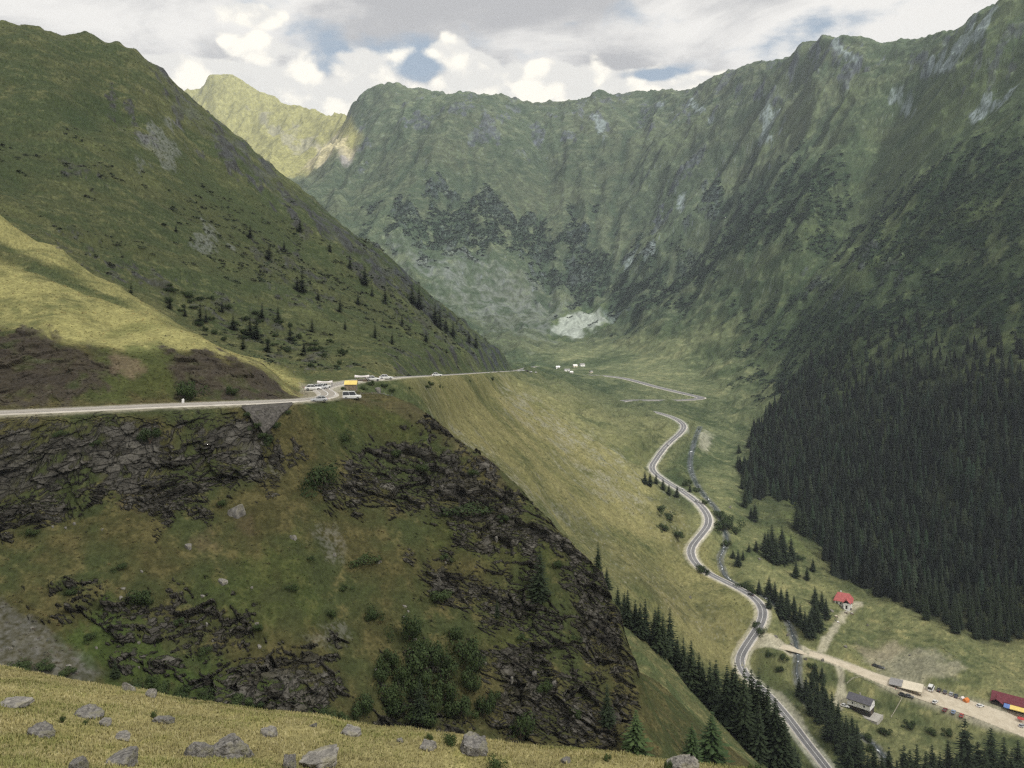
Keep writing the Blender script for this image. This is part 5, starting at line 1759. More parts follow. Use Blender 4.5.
for (u, v) in [(832, 612), (836, 621), (851, 610), (843, 609), (868, 626), (792, 645), (776, 637), (788, 636), (806, 660), (910, 656), (823, 661), (730, 508), (640, 632), (655, 620), (690, 598), (760, 560), (846, 648)]:
    boulder(u, v, _rk.uniform(2.5, 5), _rk.uniform(2, 3.4), 'pale boulder on the valley grass near the stream and gravel road', 'boulders on the valley floor', 430, 1500, True, me=_pm[int(_rk.integers(0, 6))])


# ------------------------------------------------------------------ meadow grass
def meadow():
    rng = np.random.default_rng(77)
    n = 200000
    D = 13.5 * (40 / 13.5) ** (rng.random(n) ** .8)
    u = rng.uniform(-140, 1160, n)
    x = (u - U0) / F * D
    fj = np.interp(x / (D + 12.0), SCOL, np.arange(NC)); fi = np.interp(D, DROW, np.arange(NR))
    z = bil(GZp, fj, fi)
    nm = bil(NM, fj, fi); nl = bil(NL, fj, fi)
    tuft = perlin2(x / 1.1, D / 1.1); tuft2 = perlin2(x / .35 + 7, D / .35)
    h = .38 * (.16 + .16 * np.clip(tuft + .3, 0, 1) + .08 * tuft2) * rng.uniform(.6, 1.3, n)
    h = np.clip(h, .05, .36)
    a = rng.uniform(0, 6.28, n); lean = rng.uniform(.15, .8, n) * h
    lx = np.cos(a) * lean + .08 * h; ly = np.sin(a) * lean
    wd = rng.uniform(.006, .016, n)
    sx = -np.sin(a) * wd; sy = np.cos(a) * wd
    b0 = np.stack([x - sx, D - sy, z - .03], 1); b1 = np.stack([x + sx, D + sy, z - .03], 1)
    m0 = np.stack([x - sx * .8 + lx * .35, D - sy * .8 + ly * .35, z + h * .6], 1); m1 = np.stack([x + sx * .8 + lx * .35, D + sy * .8 + ly * .35, z + h * .6], 1)
    t = np.stack([x + lx, D + ly, z + h * rng.uniform(.75, 1.0, n)], 1)
    co = np.stack([b0, b1, m0, m1, t], 1).reshape(-1, 3)
    i = np.arange(n)[:, None] * 5
    tri = np.concatenate([i + np.array([[0, 1, 3]]), i + np.array([[0, 3, 2]]), i + np.array([[2, 3, 4]])], 0)
    gold, straw, green = np.array((.240, .212, .096)), np.array((.33, .295, .17)), np.array((.115, .128, .040))
    wg = sstep(-.45, .7, nl * .8 + .6 * nm + .9 * perlin2(x / 3.1, D / 2.2) + rng.normal(0, .25, n))[:, None]
    ws = (rng.random(n) < .16)[:, None]
    c = np.where(ws, straw, gold) * (1 - .8 * wg) + green * .95 * wg
    patch = np.clip(1 + .28 * perlin2(x / 5.5 + 3, D / 4.0) + .2 * perlin2(x / 1.6, D / 1.3 + 5), .55, 1.4)
    c = c * rng.uniform(.86, 1.08, n)[:, None] * patch[:, None]
    o = link_mesh('dry_grass', np_mesh('dry_grass', co, tri, leaf_mat('dry meadow grass', None, None, tint_attr=True, trans=.25), np.repeat(c, 5, 0)))
    o['kind'] = 'stuff'


meadow()


# ------------------------------------------------------------------ buildings, vehicles and the small things of people
M_WHITE = plain('white render', (.80, .79, .77), .85, .06, .6)
M_TIMBER_D = plain('dark stained timber', (.035, .028, .025), .8, .35, 1.5)
M_TIMBER = plain('weathered timber', (.20, .16, .115), .85, .3, 1.2)
M_ROOF_D = plain('dark grey roof sheet', (.085, .082, .095), .55, .18, .7)
M_ROOF_G = plain('mid grey roof sheet', (.24, .235, .23), .7, .15, .5)
M_ROOF_R = plain('faded red roof tiles', (.36, .095, .09), .7, .22, .8)
M_ROOF_M = plain('maroon roof sheet', (.135, .026, .036), .6, .18, .6)
M_GLASS = plain('window glass', (.03, .035, .04), .12, .2, .5, spec=.6)
M_CONC = plain('pale concrete', (.40, .38, .34), .9, .15, .8)
M_CREAM = plain('cream canvas', (.60, .54, .42), .85, .10, .4)
M_YELLOW = plain('yellow canvas', (.72, .55, .17), .8, .10, .5)
M_BLUE = plain('blue canvas', (.12, .20, .44), .8, .15, .5)
M_PINKW = plain('washed out white canvas', (.66, .62, .60), .85, .08, .5)
M_REDC = plain('red canvas', (.45, .06, .06), .8, .15, .5)
M_ORANGE = plain('orange canvas', (.62, .20, .05), .8, .15, .5)
M_RAIL = plain('pale fence timber', (.40, .37, .29), .9, .2, 1.0)
M_STEEL = plain('galvanised steel', (.35, .35, .36), .45, .15, .8, metal=.7)
M_TYRE = plain('tyre rubber', (.02, .02, .02), .9, .2, 3)
M_HUB = plain('wheel rim', (.30, .30, .31), .4, .2, 3, metal=.6)
M_WALLST = rock_mat('dry stone masonry', (.030, .028, .025), (.115, .107, .095), (.06, .058, .04), .6)


def ground_pt(u, v, dmin=430, dmax=2500):
    return Vector(hit(u, v, dmin, dmax))


def gable(bm_, L, W, z0, rise, over, th, mat_i=0, hip=0.0):
    """pitched roof of real thickness, ridge along x"""
    a, b = L / 2 + over, W / 2 + over
    h = a - hip
    for s in (-1, 1):
        e0, e1 = (-a, s * b, z0), (a, s * b, z0)
        r0, r1 = (-h, 0, z0 + rise), (h, 0, z0 + rise)
        up = [e0, e1, r1, r0]
        if s > 0:
            up = up[::-1]
        dn = [(p[0], p[1], p[2] - th) for p in up][::-1]
        bm_.poly(up); bm_.poly(dn)
        bm_.quad(e0, (e0[0], e0[1], e0[2] - th), (e1[0], e1[1], e1[2] - th), e1)
        for e, r in ((e0, r0), (e1, r1)):
            bm_.quad(e, r, (r[0], r[1], r[2] - th), (e[0], e[1], e[2] - th))
    if hip:
        for s in (-1, 1):
            bm_.poly([(s * a, -b, z0), (s * a, b, z0), (s * h, 0, z0 + rise)])


def wall_box(L, W, z0, z1, x=0, y=0):
    b = MB(); b.box(x - L / 2, x + L / 2, y - W / 2, y + W / 2, z0, z1); return b


def window(parent, x, y, z, w, h, face, mat=None):
    """a framed pane standing 4 cm proud of a wall; face = 'x+','x-','y+','y-'"""
    s = 1 if face[1] == '+' else -1
    t = .06
    f, p = MB(), MB()
    for (a0, a1, c0, c1) in ((-w / 2 - t, w / 2 + t, h / 2, h / 2 + t), (-w / 2 - t, w / 2 + t, -h / 2 - t, -h / 2), (-w / 2 - t, -w / 2, -h / 2, h / 2), (w / 2, w / 2 + t, -h / 2, h / 2)):
        if face[0] == 'y':
            f.box(x + a0, x + a1, min(y, y + s * .06), max(y, y + s * .06), z + c0, z + c1)
        else:
            f.box(min(x, x + s * .06), max(x, x + s * .06), y + a0, y + a1, z + c0, z + c1)
    if face[0] == 'y':
        p.box(x - w / 2, x + w / 2, min(y - s * .02, y + s * .03), max(y - s * .02, y + s * .03), z - h / 2, z + h / 2)
    else:
        p.box(min(x - s * .02, x + s * .03), max(x - s * .02, x + s * .03), y - w / 2, y + w / 2, z - h / 2, z + h / 2)
    o = f.build('window', mat or M_WHITE, parent)
    p.build('pane', M_GLASS, o)
    return o


# --- dark-roofed house: black timber ground floor, white upper floor
g = ground_pt(863, 716)
hs = thing('mountain_house', 'two-storey house with dark grey roof, white upper floor and black ground floor', 'house', (g.x + 1.5, g.y + 6.5, g.z), R(-42), scale=(1.15, 1.15, 1.4))
wall_box(12.6, 8.0, -1.5, 3.1).build('ground_floor_wall', M_TIMBER_D, hs)
wall_box(13.2, 8.7, 3.1, 6.1).build('upper_wall', M_WHITE, hs)
b = MB(); gable(b, 13.2, 8.7, 6.15, 1.9, .7, .22); b.box(-6.6, 6.6, -4.3, 4.3, 6.10, 6.14); b.build('roof', M_ROOF_D, hs)
b = MB()
for s in (-1, 1):
    b.poly([(s * 6.58, -4.33, 6.1), (s * 6.58, 4.33, 6.1), (s * 6.58, 0, 7.85)])
b.build('gable_wall', M_WHITE, hs)
for x in (-3.6, 3.2):
    window(hs, x, -4.35, 4.6, .9, 1.0, 'y-')
window(hs, 6.6, 1.2, 4.6, .9, 1.0, 'x+')
for x in (-4.5, 0, 4.5):
    window(hs, x, -4.0, 1.4, 1.6, 1.5, 'y-', M_TIMBER)
b = MB(); b.box(6.32, 6.4, -.6, .6, 0, 2.2); b.build('door', M_TIMBER, hs)
b = MB(); b.box(-1.2, -.5, .6, 1.3, 6.8, 8.7); b.build('chimney', M_CONC, hs)
tr = MB(); tr.box(-7.6, 11.5, -7.4, -4.05, -2.5, -.02); tr.box(6.35, 11.5, -4.05, 4.2, -2.5, -.02); tr.box(-7.6, 11.5, -7.6, -7.4, -2.5, .5); tr.box(11.5, 11.7, -7.6, 4.2, -2.5, .5)
o = tag(tr.build('terrace', M_CONC), 'pale concrete terrace with a low parapet around the dark-roofed house', 'terrace')
o.location = hs.location; o.rotation_euler = hs.rotation_euler; o.scale = (1.15, 1.15, 1.0)
HM = Matrix.Translation(hs.location) @ Matrix.Rotation(R(-42), 4, 'Z')

# --- chalet with faded red roof
g = ground_pt(846, 607)
ch = thing('chalet', 'small white chalet with faded red hipped roof by the forest edge', 'house', (g.x, g.y + 5, g.z), R(-28), scale=(1.2, 1.2, 1.3))
wall_box(11.5, 8.5, -2.0, 3.6).build('wall', M_WHITE, ch)
wall_box(4.2, 3.0, -2.0, 3.6, 2.6, -5.6).build('porch_wall', M_WHITE, ch)
b = MB(); gable(b, 11.5, 8.5, 3.7, 4.6, .9, .2, hip=2.6); b.build('roof', M_ROOF_R, ch)
b = MB()
for s in (-1, 1):
    b.quad((2.6, -7.6, 6.0), (2.6, -1.5, 6.0), (2.6 + s * 2.8, -1.5, 3.5), (2.6 + s * 2.8, -7.6, 3.5))
    b.quad((2.6 + s * 2.8, -7.6, 3.35), (2.6 + s * 2.8, -1.5, 3.35), (2.6, -1.5, 5.85), (2.6, -7.6, 5.85))
b.build('porch_roof', M_ROOF_R, ch)
b = MB(); b.poly([(.6, -7.08, 3.6), (4.6, -7.08, 3.6), (2.6, -7.08, 5.6)]); b.build('porch_gable', M_TIMBER_D, ch)
for x in (-4.2, -1.6):
    window(ch, x, -4.25, 2.0, 1.1, 1.3, 'y-', M_TIMBER)
window(ch, 5.75, 0, 2.0, 1.2, 1.3, 'x+', M_TIMBER)
b = MB(); b.box(2.0, 3.2, -7.16, -7.1, -.1, 2.2); b.build('door', M_TIMBER_D, ch)
b = MB(); b.box(-2.2, -1.5, .4, 1.1, 6.0, 9.0); b.build('chimney', M_WHITE, ch)
for i, (u, v, w_, m_, lb) in enumerate([(836, 617, 2.6, M_CREAM, 'cream picnic table on the path below the red-roofed chalet'), (846, 613, 2.4, M_CONC, 'grey picnic table just in front of the red-roofed chalet'), (852, 614, 2.4, M_CONC, 'grey picnic table right of the chalet door'), (838, 623, 1.8, M_WHITE, 'white picnic table lowest on the path to the chalet')]):
    g = ground_pt(u, v)
    t = thing('picnic_table', lb, 'table', g, R(20 + 30 * i))
    b = MB(); b.box(-w_ / 2, w_ / 2, -.6, .6, 1.0, 1.1); b.build('tabletop', m_, t)
    for s in (-1, 1):
        b = MB(); b.box(-w_ / 2, w_ / 2, s * 1.1 - .2, s * 1.1 + .2, .5, .58); b.build('bench_seat', m_, t)
        b = MB(); b.box(s * w_ * .35 - .06, s * w_ * .35 + .06, -1.2, 1.2, -.3, 1.0); b.build('leg', M_TIMBER, t)

# --- restaurant at the right edge: maroon roof, yellow and blue awning
g = ground_pt(1009, 712)
rs = thing('restaurant', 'restaurant with maroon roof and yellow and blue awning at the right edge', 'restaurant', (g.x + 5, g.y + 7, g.z), R(-38), scale=(1.15, 1.25, 1.25))
wall_box(24, 9, -2, 3.2, 3, 2).build('wall', M_TIMBER_D, rs)
b = MB(); gable(b, 24, 9.5, 3.3, 3.0, .9, .2)
b.v = [(x + 3, y + 2, z) for x, y, z in b.v]
b.build('roof', M_ROOF_M, rs)
b = MB()
for s in (-1, 1):
    q = [(-6.5, -6.5, 5.2), (-6.5, 2.0, 5.2), (-6.5 + s * 3.6, 2.0, 3.1), (-6.5 + s * 3.6, -6.5, 3.1)]
    b.poly(q); b.poly([(x, y, z - .2) for x, y, z in q][::-1])
b.build('wing_roof', M_ROOF_M, rs)
wall_box(6.2, 7.6, -2, 3.05, -6.5, -2.2).build('wing_wall', M_TIMBER_D, rs)
for i, (m_, x0, x1) in enumerate(((M_BLUE, -2.6, .6), (M_YELLOW, .65, 9.0), (M_BLUE, 9.05, 12.8))):
    b = MB(); b.quad((x0, -7.4, 2.3), (x1, -7.4, 2.3), (x1, -2.7, 3.15), (x0, -2.7, 3.15)); b.quad((x0, -2.7, 3.08), (x1, -2.7, 3.08), (x1, -7.4, 2.23), (x0, -7.4, 2.23)); b.quad((x0, -7.4, 1.95), (x1, -7.4, 1.95), (x1, -7.4, 2.3), (x0, -7.4, 2.3))
    b.build('awning', m_, rs)['label'] = ('blue awning panel nearer the wing', 'yellow awning panel', 'blue awning panel at the far end')[i]
b = MB(); b.box(-3.2, 13.4, -8.2, -2.55, -2, .15); b.build('deck', M_TIMBER, rs)
b = MB()
for k in range(12):
    x = -3.1 + k * 1.5; b.box(x - .05, x + .05, -8.15, -8.05, .15, 1.15)
b.box(-3.2, 13.4, -8.16, -8.04, 1.15, 1.25); b.box(-3.2, 13.4, -8.12, -8.08, .6, .68)
b.build('railing', M_TIMBER, rs)
for x in (-2.4, 3.5, 8, 12.6):
    b = MB(); b.beam((x, -7.3, .1), (x, -7.3, 2.2), .08); b.build('post', M_TIMBER_D, rs)

# --- market canopies by the car park
def canopy(u, v, L, W, H, rz, mat, label, sag=.35, name='market_canopy', cat='canopy', rise=.5):
    g = ground_pt(u, v)
    t = thing(name, label, cat, g, R(rz))
    n = 6; b = MB()
    for lay_ in (0, 1):
        pts = [[(L * (i / n - .5), W * (j / n - .5), H + rise * (1 - abs(2 * j / n - 1)) - sag * math.sin(math.pi * i / n) * math.sin(math.pi * j / n) - .06 * lay_) for j in range(n + 1)] for i in range(n + 1)]
        for i in range(n):
            for j in range(n):
                q = (pts[i][j], pts[i + 1][j], pts[i + 1][j + 1], pts[i][j + 1])
                b.poly(q if not lay_ else q[::-1])
    for (x0, y0, x1, y1) in ((-L / 2, -W / 2, L / 2, -W / 2), (-L / 2, W / 2, L / 2, W / 2), (-L / 2, -W / 2, -L / 2, W / 2), (L / 2, -W / 2, L / 2, W / 2)):
        b.quad((x0, y0, H - .4), (x1, y1, H - .4), (x1, y1, H), (x0, y0, H))
    b.build('roof_sheet', mat, t)
    for x in (-L / 2 + .2, 0, L / 2 - .2):
        for y in (-W / 2 + .2, W / 2 - .2):
            b = MB(); b.beam((x, y, -.3), (x, y, H - .02), .07); b.build('post', M_STEEL, t)
    b = MB(); b.box(-L / 2 + .8, L / 2 - .8, -W / 2 + .9, -W / 2 + 1.6, .75, .85); b.box(-L / 2 + .9, L / 2 - .9, -W / 2 + .95, -W / 2 + 1.55, -.2, .75)
    b.build('counter', M_TIMBER, t)
    return t


canopy(911, 690, 15.5, 14.0, 3.2, -32, M_CREAM, 'big cream canvas canopy beside the gravel road above the fenced yard')
canopy(896, 685.5, 8.5, 12.0, 2.7, -32, M_ROOF_G, 'smaller grey-roofed stall joined to the left of the cream canopy', .05)

# --- yard fence
def fence(name, label, px_pts, step, h, mat, dmin=430, dmax=2500, rails=2, r=.07):
    pts = [ground_pt(u, v, dmin, dmax) for u, v in px_pts]
    t = thing(name, label, 'fence', pts[0])
    o0 = pts[0]
    tops = []
    for a, b_ in zip(pts[:-1], pts[1:]):
        n = max(1, int((b_ - a).length / step))
        for i in range(n):
            p = a.lerp(b_, i / n); tops.append(p)
    tops.append(pts[-1])
    for p in tops:
        p.z = ground_at(p.x, p.y)
    for p in tops:
        b = MB(); q = p - o0; b.box(q.x - r, q.x + r, q.y - r, q.y + r, q.z - .3, q.z + h); b.build('post', mat, t)
    for k in range(rails):
        b = MB(); zz = h * (.45 + .45 * k / max(1, rails - 1))
        for p, q in zip(tops[:-1], tops[1:]):
            b.beam(p - o0 + Vector((0, 0, zz)), q - o0 + Vector((0, 0, zz)), r * .8, n=4)
        b.build('rail', mat, t)
    return t


fence('rail_fence', 'pale timber rail fence around the grass yard behind the dark-roofed house', [(847, 684), (853, 679), (860, 677.5), (880, 687), (902, 699), (897, 708), (891, 718)], 3.4, 1.2, M_RAIL, r=.12)
fence('roadside_barrier', 'steel roadside barrier behind the pull-out, right of the white van', [(361, 394.5), (372, 394), (384, 393), (392, 394)], 3.0, .8, M_STEEL, 225, 262, 1, .06)

# --- masonry wall under the road
def retaining_wall():
    us = (243, 249, 255, 260, 265, 270, 275, 281, 287, 293)
    vt = (406.2, 405.8, 405.5, 405.2, 404.9, 404.5, 404.2, 403.8, 403.4, 402.9)
    vb = (408.0, 414.0, 423.0, 427.0, 434.0, 430.0, 425.0, 415.5, 411.0, 405.0)
    b = MB(); t0 = Vector(hit(268, 404.6, 150, 262))
    n = 6
    fr, bk = [], []
    for u, v0, v1 in zip(us, vt, vb):
        col = [Vector(hit(u, v0 + (v1 - v0) * k / n, 150, 262)) - t0 for k in range(n + 1)]
        fr.append([p + Vector((0, -.9, .35)) for p in col]); bk.append([p + Vector((0, 1.2, -1.2)) for p in col])
    for i in range(len(us) - 1):
        for k in range(n):
            b.quad(fr[i][k], fr[i][k + 1], fr[i + 1][k + 1], fr[i + 1][k])
            b.quad(bk[i + 1][k], bk[i + 1][k + 1], bk[i][k + 1], bk[i][k])
        b.quad(fr[i][0], fr[i + 1][0], bk[i + 1][0], bk[i][0]); b.quad(fr[i + 1][n], fr[i][n], bk[i][n], bk[i + 1][n])
    for i in (0, -1):
        for k in range(n):
            b.quad(fr[i][k], bk[i][k], bk[i][k + 1], fr[i][k + 1])
    o = b.build('retaining_wall', M_WALLST)
    o.location = t0
    tag(o, 'dark stone retaining wall tapering down the slope under the upper road', 'wall')


retaining_wall()


# --- vehicles
def car_paint(name, col):
    m, T = new_mat(name)
    tc = T.n('ShaderNodeTexCoord').outputs['Object']
    c = T.mix(T.noise(tc, 1.5, 4), tuple(k * .88 for k in col), col)
    finish(T, T.n('ShaderNodeBsdfPrincipled', ins={'Base Color': c, 'Roughness': .32, 'Specular IOR Level': .5, 'Coat Weight': .4}))
    return m


PAINT = {k: car_paint(k + ' car paint', c) for k, c in dict(white=(.72, .72, .70), black=(.015, .015, .018), grey=(.10, .105, .11), silver=(.42, .43, .44), maroon=(.16, .035, .035), red=(.38, .05, .045), blue=(.25, .33, .46), darkblue=(.025, .035, .06)).items()}
M_LAMP = plain('lamp lens', (.6, .6, .58), .2, .05)
M_TAIL = plain('rear lamp', (.35, .02, .02), .3, .05)


def loft(b, secs, mi=0):
    """join cross-sections (equal number of points) into a skin"""
    n = len(secs[0]); k = len(b.v)
    for s in secs:
        b.v += s
    for i in range(len(secs) - 1):
        for j in range(n):
            a = k + i * n + j; c = k + i * n + (j + 1) % n
            b.f.append((a, c, c + n, a + n)); b.mi.append(mi)
    b.f.append(tuple(k + j for j in range(n))[::-1]); b.mi.append(mi)
    b.f.append(tuple(k + (len(secs) - 1) * n + j for j in range(n))); b.mi.append(mi)


def make_car(kind_='hatch'):
    van = kind_ == 'van'
    r = thing('parked_van' if van else 'parked_car', '', 'van' if van else 'car', group='x')
    L, W = (5.0, 1.95) if van else (4.3, 1.78)
    hb = 1.05 if van else .88
    b = MB()
    prof = [(-L / 2, .42, .70, .86), (-L / 2 + .12, .30, hb - .04, .95), (-L * .28, .24, hb, 1.0), (L * .12, .24, hb, 1.0), (L * .27, .24, hb - .04, .99), (L / 2 - .22, .28, hb - .16 if not van else hb - .1, .93), (L / 2, .40, .62, .82)]
    secs = []
    for x, z0, z1, k in prof:
        w = W / 2 * k
        secs.append([(x, -w * .93, z0), (x, w * .93, z0), (x, w, z0 + .16), (x, w, z1 - .14), (x, w * .9, z1), (x, -w * .9, z1), (x, -w, z1 - .14), (x, -w, z0 + .16)])
    loft(b, secs)
    # roof skin of the cabin
    top = 2.05 if van else 1.46
    c0, c1 = (-L / 2 + .06, L * .24) if van else (-L / 2 + .35, L * .17)
    d0, d1 = (-L / 2 + .14, L * .13) if van else (-L / 2 + .95, L * .02)
    w0, w1 = W / 2 * .9, W / 2 * .74
    b.box(d0, d1, -w1, w1, top - .08, top)
    for sx, (p, q) in (((-1), (c0, d0)), ((1), (c1, d1))):
        for s in (-1, 1):
            b.beam((p, s * (w0 - .04), hb - .02), (q, s * (w1 - .03), top - .04), .05, n=4)
    for s in (-1, 1):
        b.beam(((c0 + c1) / 2, s * (w0 - .03), hb - .02), ((d0 + d1) / 2, s * (w1 - .02), top - .04), .045, n=4)
    o = b.build('body', PAINT['white'], r)
    gl = MB()
    lo = [(c0 + .05, -w0 + .05, hb - .01), (c1 - .05, -w0 + .05, hb - .01), (c1 - .05, w0 - .05, hb - .01), (c0 + .05, w0 - .05, hb - .01)]
    hi = [(d0 + .03, -w1 + .03, top - .085), (d1 - .03, -w1 + .03, top - .085), (d1 - .03, w1 - .03, top - .085), (d0 + .03, w1 - .03, top - .085)]
    for i in range(4):
        j = (i + 1) % 4
        gl.quad(lo[i], lo[j], hi[j], hi[i])
    gl.build('window', M_GLASS, r)
    for s in (-1, 1):
        for x in (-L * .30, L * .31):
            w = MB(); w.beam((x, s * (W / 2 - .20), .32), (x, s * (W / 2 + .01), .32), .32, n=14)
            wh = w.build('wheel', M_TYRE, r)
            h = MB(); h.beam((x, s * (W / 2 + .005), .32), (x, s * (W / 2 + .025), .32), .19, n=10); h.build('rim', M_HUB, wh)
        h = MB(); h.box(L / 2 - .12, L / 2 - .0, s * W * .34 - .16, s * W * .34 + .16, .55, .70); h.build('headlight', M_LAMP, r)
        h = MB(); h.box(-L / 2 - .02, -L / 2 + .1, s * W * .36 - .12, s * W * .36 + .12, .62, .82); h.build('tail_lamp', M_TAIL, r)
    return r


CARP, VANP = make_car('hatch'), make_car('van')


def vehicle(u, v, yaw, paint, label, group=None, van=False, dmin=430, dmax=2500, up=.08, sc=1.4):
    x, y, z = hit(u, v, dmin, dmax)
    r = put(VANP if van else CARP, (x, y, z + up), R(yaw), label, group, (sc, sc, sc))
    bo = [c for c in r.children if c.name.split('.')[0] == 'body'][0]
    bo.material_slots[0].link = 'OBJECT'; bo.material_slots[0].material = PAINT[paint]
    return r


vehicle(352, 399, 8, 'white', 'white van parked on the grassy pull-out of the upper road', van=True, dmin=222, dmax=262, sc=1.1, up=.05)
vehicle(319, 402, 200, 'silver', 'silver car with pale bonnet on the upper road left of the white van', dmin=200, dmax=262, sc=1.08, up=.1)
for u, v, p, y_, lb in [(313, 390.5, 'white', 15, 'white car at the left end of the roadside row beyond the van'), (319, 390, 'silver', 30, 'silver car second from the left in the roadside row beyond the van'), (324, 389, 'white', 70, 'white car third in the roadside row, under the flat awning'), (373, 381, 'white', 10, 'white car just right of the pale sagging awning on the upper road'), (386, 379.5, 'white', 10, 'white car alone on the upper road, right of the awnings'), (437, 376.5, 'white', 8, 'tiny white car driving on the upper road across the flank')]:
    vehicle(u, v, y_, p, lb, None, dmin=264, dmax=900, up=.1)
for i, (u, v) in enumerate([(519, 371.5), (523, 371), (527, 371.5), (531, 372.5), (536, 373)]):
    vehicle(u, v, 20 * i, ['white', 'silver', 'black', 'white', 'white'][i], 'tiny car parked at the far bend where the upper road leaves the mountainside', 'cars at the far bend', dmin=1100, dmax=2200, up=.2)
vehicle(931, 690, 52, 'white', 'white camper van parked first beside the cream canopy', van=True, sc=1.9)
for u, v, p, y_, lb in [
    (939, 691, 'black', 52, 'black car parked right beside the white camper van'), (945, 693, 'grey', 54, 'dark grey car second from the white camper van'), (951, 695, 'silver', 54, 'silver car in the middle of the upper parked row'),
    (956, 697, 'darkblue', 56, 'dark blue car near the orange tent'), (980, 707, 'white', 20, 'white car alone between the orange tent and the restaurant'),
    (945, 711, 'maroon', 47, 'brownish maroon car, left in the lower row of three'), (953.5, 713, 'blue', 50, 'pale blue car, middle of the lower row of three'), (961.5, 716.5, 'red', 52, 'red car, right in the lower row of three'),
    (903, 696, 'black', -30, 'black car under the edge of the cream canopy'), (909.5, 697.5, 'grey', -30, 'dark grey car in front of the cream canopy'), (876, 667, 'black', -20, 'black car on the bare ground left of the dusty patch'), (880.5, 668.5, 'grey', -24, 'dark grey car touching the black one by the dusty patch'),
    (935, 703, 'white', 40, 'small white car alone in the middle of the gravel road'), (845, 707, 'white', -30, 'white car on the dirt yard left of the dark-roofed house'), (878, 719.5, 'white', 20, 'white car on the terrace right of the dark-roofed house'), (1022, 727, 'silver', 30, 'silver car at the right edge beside the red parasol'),
    (750.5, 595.5, 'black', 132, 'black car driving round the bend of the lower road'), (682, 490.5, 'white', 120, 'white car driving on the winding road above the stream'), (668.5, 445, 'white', 75, 'white car on the road below the hairpin'), (696, 502, 'silver', 130, 'silver car following down the winding road')]:
    vehicle(u, v, y_, p, lb, up=.16)

# --- tents and stalls
def tent(u, v, L, W, H, rz, mat, label, dmin=430, dmax=2600, wall=None):
    g = Vector(hit(u, v, dmin, dmax))
    t = thing('market_tent', label, 'tent', g, R(rz))
    b = MB(); gable(b, L, W, H * .62, H * .38, .15, .05); b.build('roof_sheet', mat, t)
    b = MB(); b.box(-L / 2, L / 2, -W / 2 + .05, W / 2, -.3, H * .6)
    for s in (-1, 1):
        b.poly([(s * L / 2, -W / 2, H * .6), (s * L / 2, W / 2, H * .6), (s * L / 2, 0, H)])
    b.build('side_wall', wall or mat, t)
    for s in (-1, 1):
        b = MB(); b.beam((s * L / 2, -W / 2 - .05, -.3), (s * L / 2, -W / 2 - .05, H * .62), .05, n=5); b.build('pole', M_STEEL, t)
    return t


tent(351, 390, 4.2, 3.0, 3.4, 5, M_YELLOW, 'yellow market tent standing behind the white van', 262, 420, M_TIMBER)
canopy_px = ((325, 387.5, 5.5, 2.4, 2.1, 5, M_PINKW, 'flat white awning over the cars left of the yellow tent'), (362, 381.5, 5.8, 2.6, 2.2, 8, M_PINKW, 'pale sagging awning right of the yellow tent on the upper road'))
_gp = ground_pt
ground_pt = lambda u, v, dmin=264, dmax=420: Vector(hit(u, v, dmin, dmax))
for a in canopy_px:
    canopy(*a)
ground_pt = _gp
tent(966, 702, 3.6, 3.0, 3.0, 30, M_ORANGE, 'orange tent at the end of the parked row')
tent(962, 700, 2.6, 2.4, 2.6, 30, M_PINKW, 'small white tent against the orange tent')
for i, (u, v, L, W, H, m_, lb) in enumerate([(558, 368, 9, 6, 5, M_WHITE, 'white hut at the left of the far roadside hamlet'), (567, 371, 12, 7, 5, M_WHITE, 'long white hut by the road in the far hamlet'), (575, 367, 10, 7, 6, M_CREAM, 'cream hut in the middle of the far hamlet'), (582, 366, 12, 7, 6, M_WHITE, 'tallest white hut of the far hamlet'), (571, 373, 8, 5, 4, M_PINKW, 'low pale stall on the road edge in the far hamlet'), (591, 373, 8, 5, 5, M_CREAM, 'cream hut standing apart at the right of the far hamlet')]):
    g = Vector(hit(u, v, 1500, 2400))
    t = thing('stone_hut', lb, 'hut', g, R(10 * i))
    wall_box(L, W, -2, H * .6).build('wall', m_, t)
    b = MB(); gable(b, L, W, H * .6, H * .4, .4, .2); b.build('roof', M_ROOF_G if i % 2 else M_WHITE, t)
    b = MB(); b.box(-.6, .6, -W / 2 - .05, -W / 2 + .02, -.2, 2.1); b.build('door', M_TIMBER_D, t)


def parasol(u, v, r, h, mat, label):
    g = ground_pt(u, v)
    t = thing('parasol', label, 'parasol', g)
    b = MB(); n = 8
    for i in range(n):
        a0, a1 = 2 * math.pi * i / n, 2 * math.pi * (i + 1) / n
        p, q = (r * math.cos(a0), r * math.sin(a0), h - .6), (r * math.cos(a1), r * math.sin(a1), h - .6)
        b.poly([p, q, (0, 0, h)]); b.poly([q, p, (0, 0, h - .06)])
        b.quad((p[0], p[1], p[2] - .25), (q[0], q[1], q[2] - .25), q, p)
    b.build('canopy', mat, t)
    b = MB(); b.beam((0, 0, -.2), (0, 0, h), .05); b.build('pole', M_STEEL, t)
    b = MB(); b.beam((0, 0, -.1), (0, 0, .15), .4, .3, 10); b.build('base', M_CONC, t)


parasol(1021, 722, 2.4, 3.2, M_REDC, 'red parasol at the right edge below the restaurant')

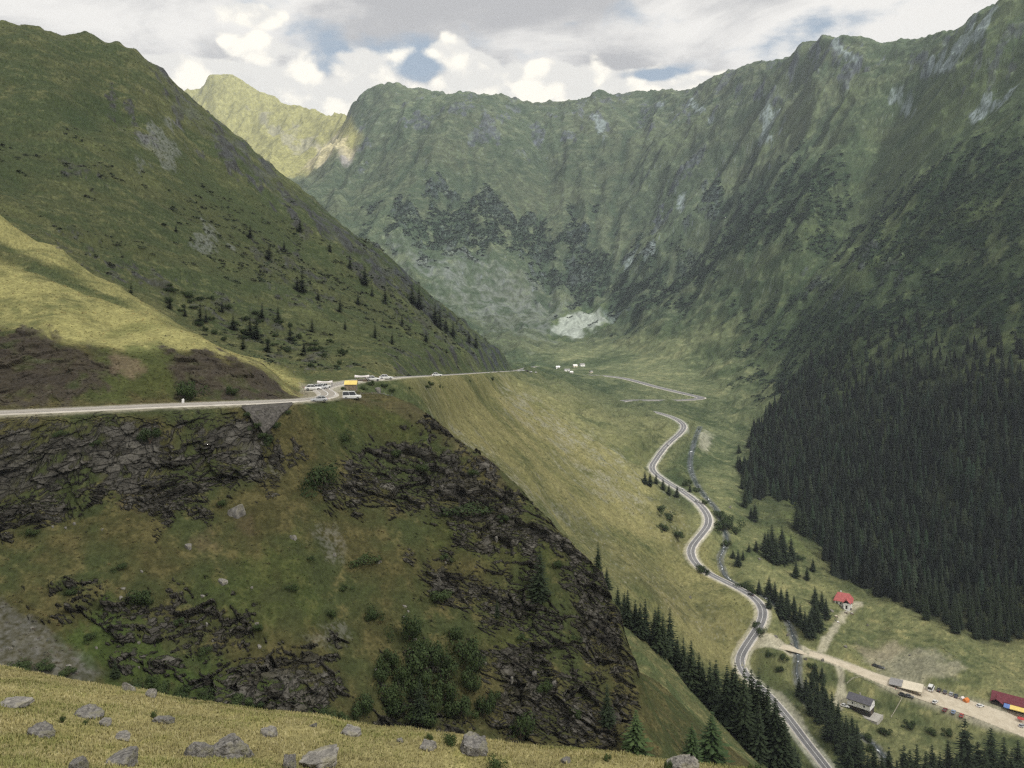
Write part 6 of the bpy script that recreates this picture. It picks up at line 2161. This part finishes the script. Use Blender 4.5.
# --- kilometre stone by the upper road
g = Vector(hit(183, 403.5, 150, 262))
ks = thing('road_marker', 'white marker stone beside the upper road on the left', 'marker', g)
b = MB(); b.box(-.28, .28, -.16, .16, -.2, .95); b.build('shaft', M_WHITE, ks, bevel=.02)
b = MB()
n = 10
for i in range(n):
    a0, a1 = math.pi * i / n, math.pi * (i + 1) / n
    p, q = (.28 * math.cos(a0), .28 * math.sin(a0)), (.28 * math.cos(a1), .28 * math.sin(a1))
    b.quad((p[0], -.16, .95 + p[1]), (p[0], .16, .95 + p[1]), (q[0], .16, .95 + q[1]), (q[0], -.16, .95 + q[1]))
    b.poly([(0, -.16, .95), (p[0], -.16, .95 + p[1]), (q[0], -.16, .95 + q[1])]); b.poly([(0, .16, .95), (q[0], .16, .95 + q[1]), (p[0], .16, .95 + p[1])])
b.build('head', M_WHITE, ks)


# --- a few people by the stalls
def person(u, v, shirt, label, yaw):
    g = ground_pt(u, v)
    me = bpy.data.meshes.new('person')
    J = [(0, 0, .95), (0, 0, 1.2), (0, 0, 1.42), (0, .02, 1.52), (0, .03, 1.66), (.10, 0, .9), (.11, .02, .5), (.11, -.02, .06), (.11, .12, .03), (-.10, 0, .9), (-.12, -.05, .5), (-.12, -.14, .07), (-.12, -.01, .03), (.2, 0, 1.4), (.25, -.02, 1.13), (.24, .1, .9), (-.2, 0, 1.4), (-.26, .0, 1.13), (-.25, .08, .9)]
    E = [(0, 1), (1, 2), (2, 3), (3, 4), (0, 5), (5, 6), (6, 7), (7, 8), (0, 9), (9, 10), (10, 11), (11, 12), (2, 13), (13, 14), (14, 15), (2, 16), (16, 17), (17, 18)]
    Rd = [.14, .14, .15, .06, .105, .09, .065, .05, .04, .09, .065, .05, .04, .065, .05, .04, .065, .05, .04]
    me.from_pydata(J, E, [])
    o = link_mesh('person', me)
    o.modifiers.new('skin', 'SKIN')
    for i, r in enumerate(Rd):
        me.skin_vertices[0].data[i].radius = (r, r)
    me.skin_vertices[0].data[0].use_root = True
    s = o.modifiers.new('sub', 'SUBSURF'); s.levels = 1; s.render_levels = 1
    m, T = new_mat(label[:20])
    z = T.n('ShaderNodeSeparateXYZ', ins={0: T.n('ShaderNodeTexCoord').outputs['Object']}).outputs[2]
    c = T.mix(T.math('GREATER_THAN', z, .92), (.04, .05, .08), shirt)
    c = T.mix(T.math('GREATER_THAN', z, 1.5), c, (.42, .27, .19))
    c = T.mix(T.math('GREATER_THAN', z, 1.7), c, (.05, .035, .025))
    finish(T, T.n('ShaderNodeBsdfPrincipled', ins={'Base Color': c, 'Roughness': .8}))
    me.materials.append(m)
    o.location = g; o.rotation_euler = (0, 0, R(yaw))
    tag(o, label, 'person')


person(974, 718.5, (.6, .6, .58), 'person in a white shirt standing right of the red parked car', 30)
person(895.5, 690, (.55, .12, .12), 'person in a red shirt at the grey-roofed stall', 200)
person(900, 691, (.62, .62, .6), 'person in white beside the post of the cream canopy', 120)
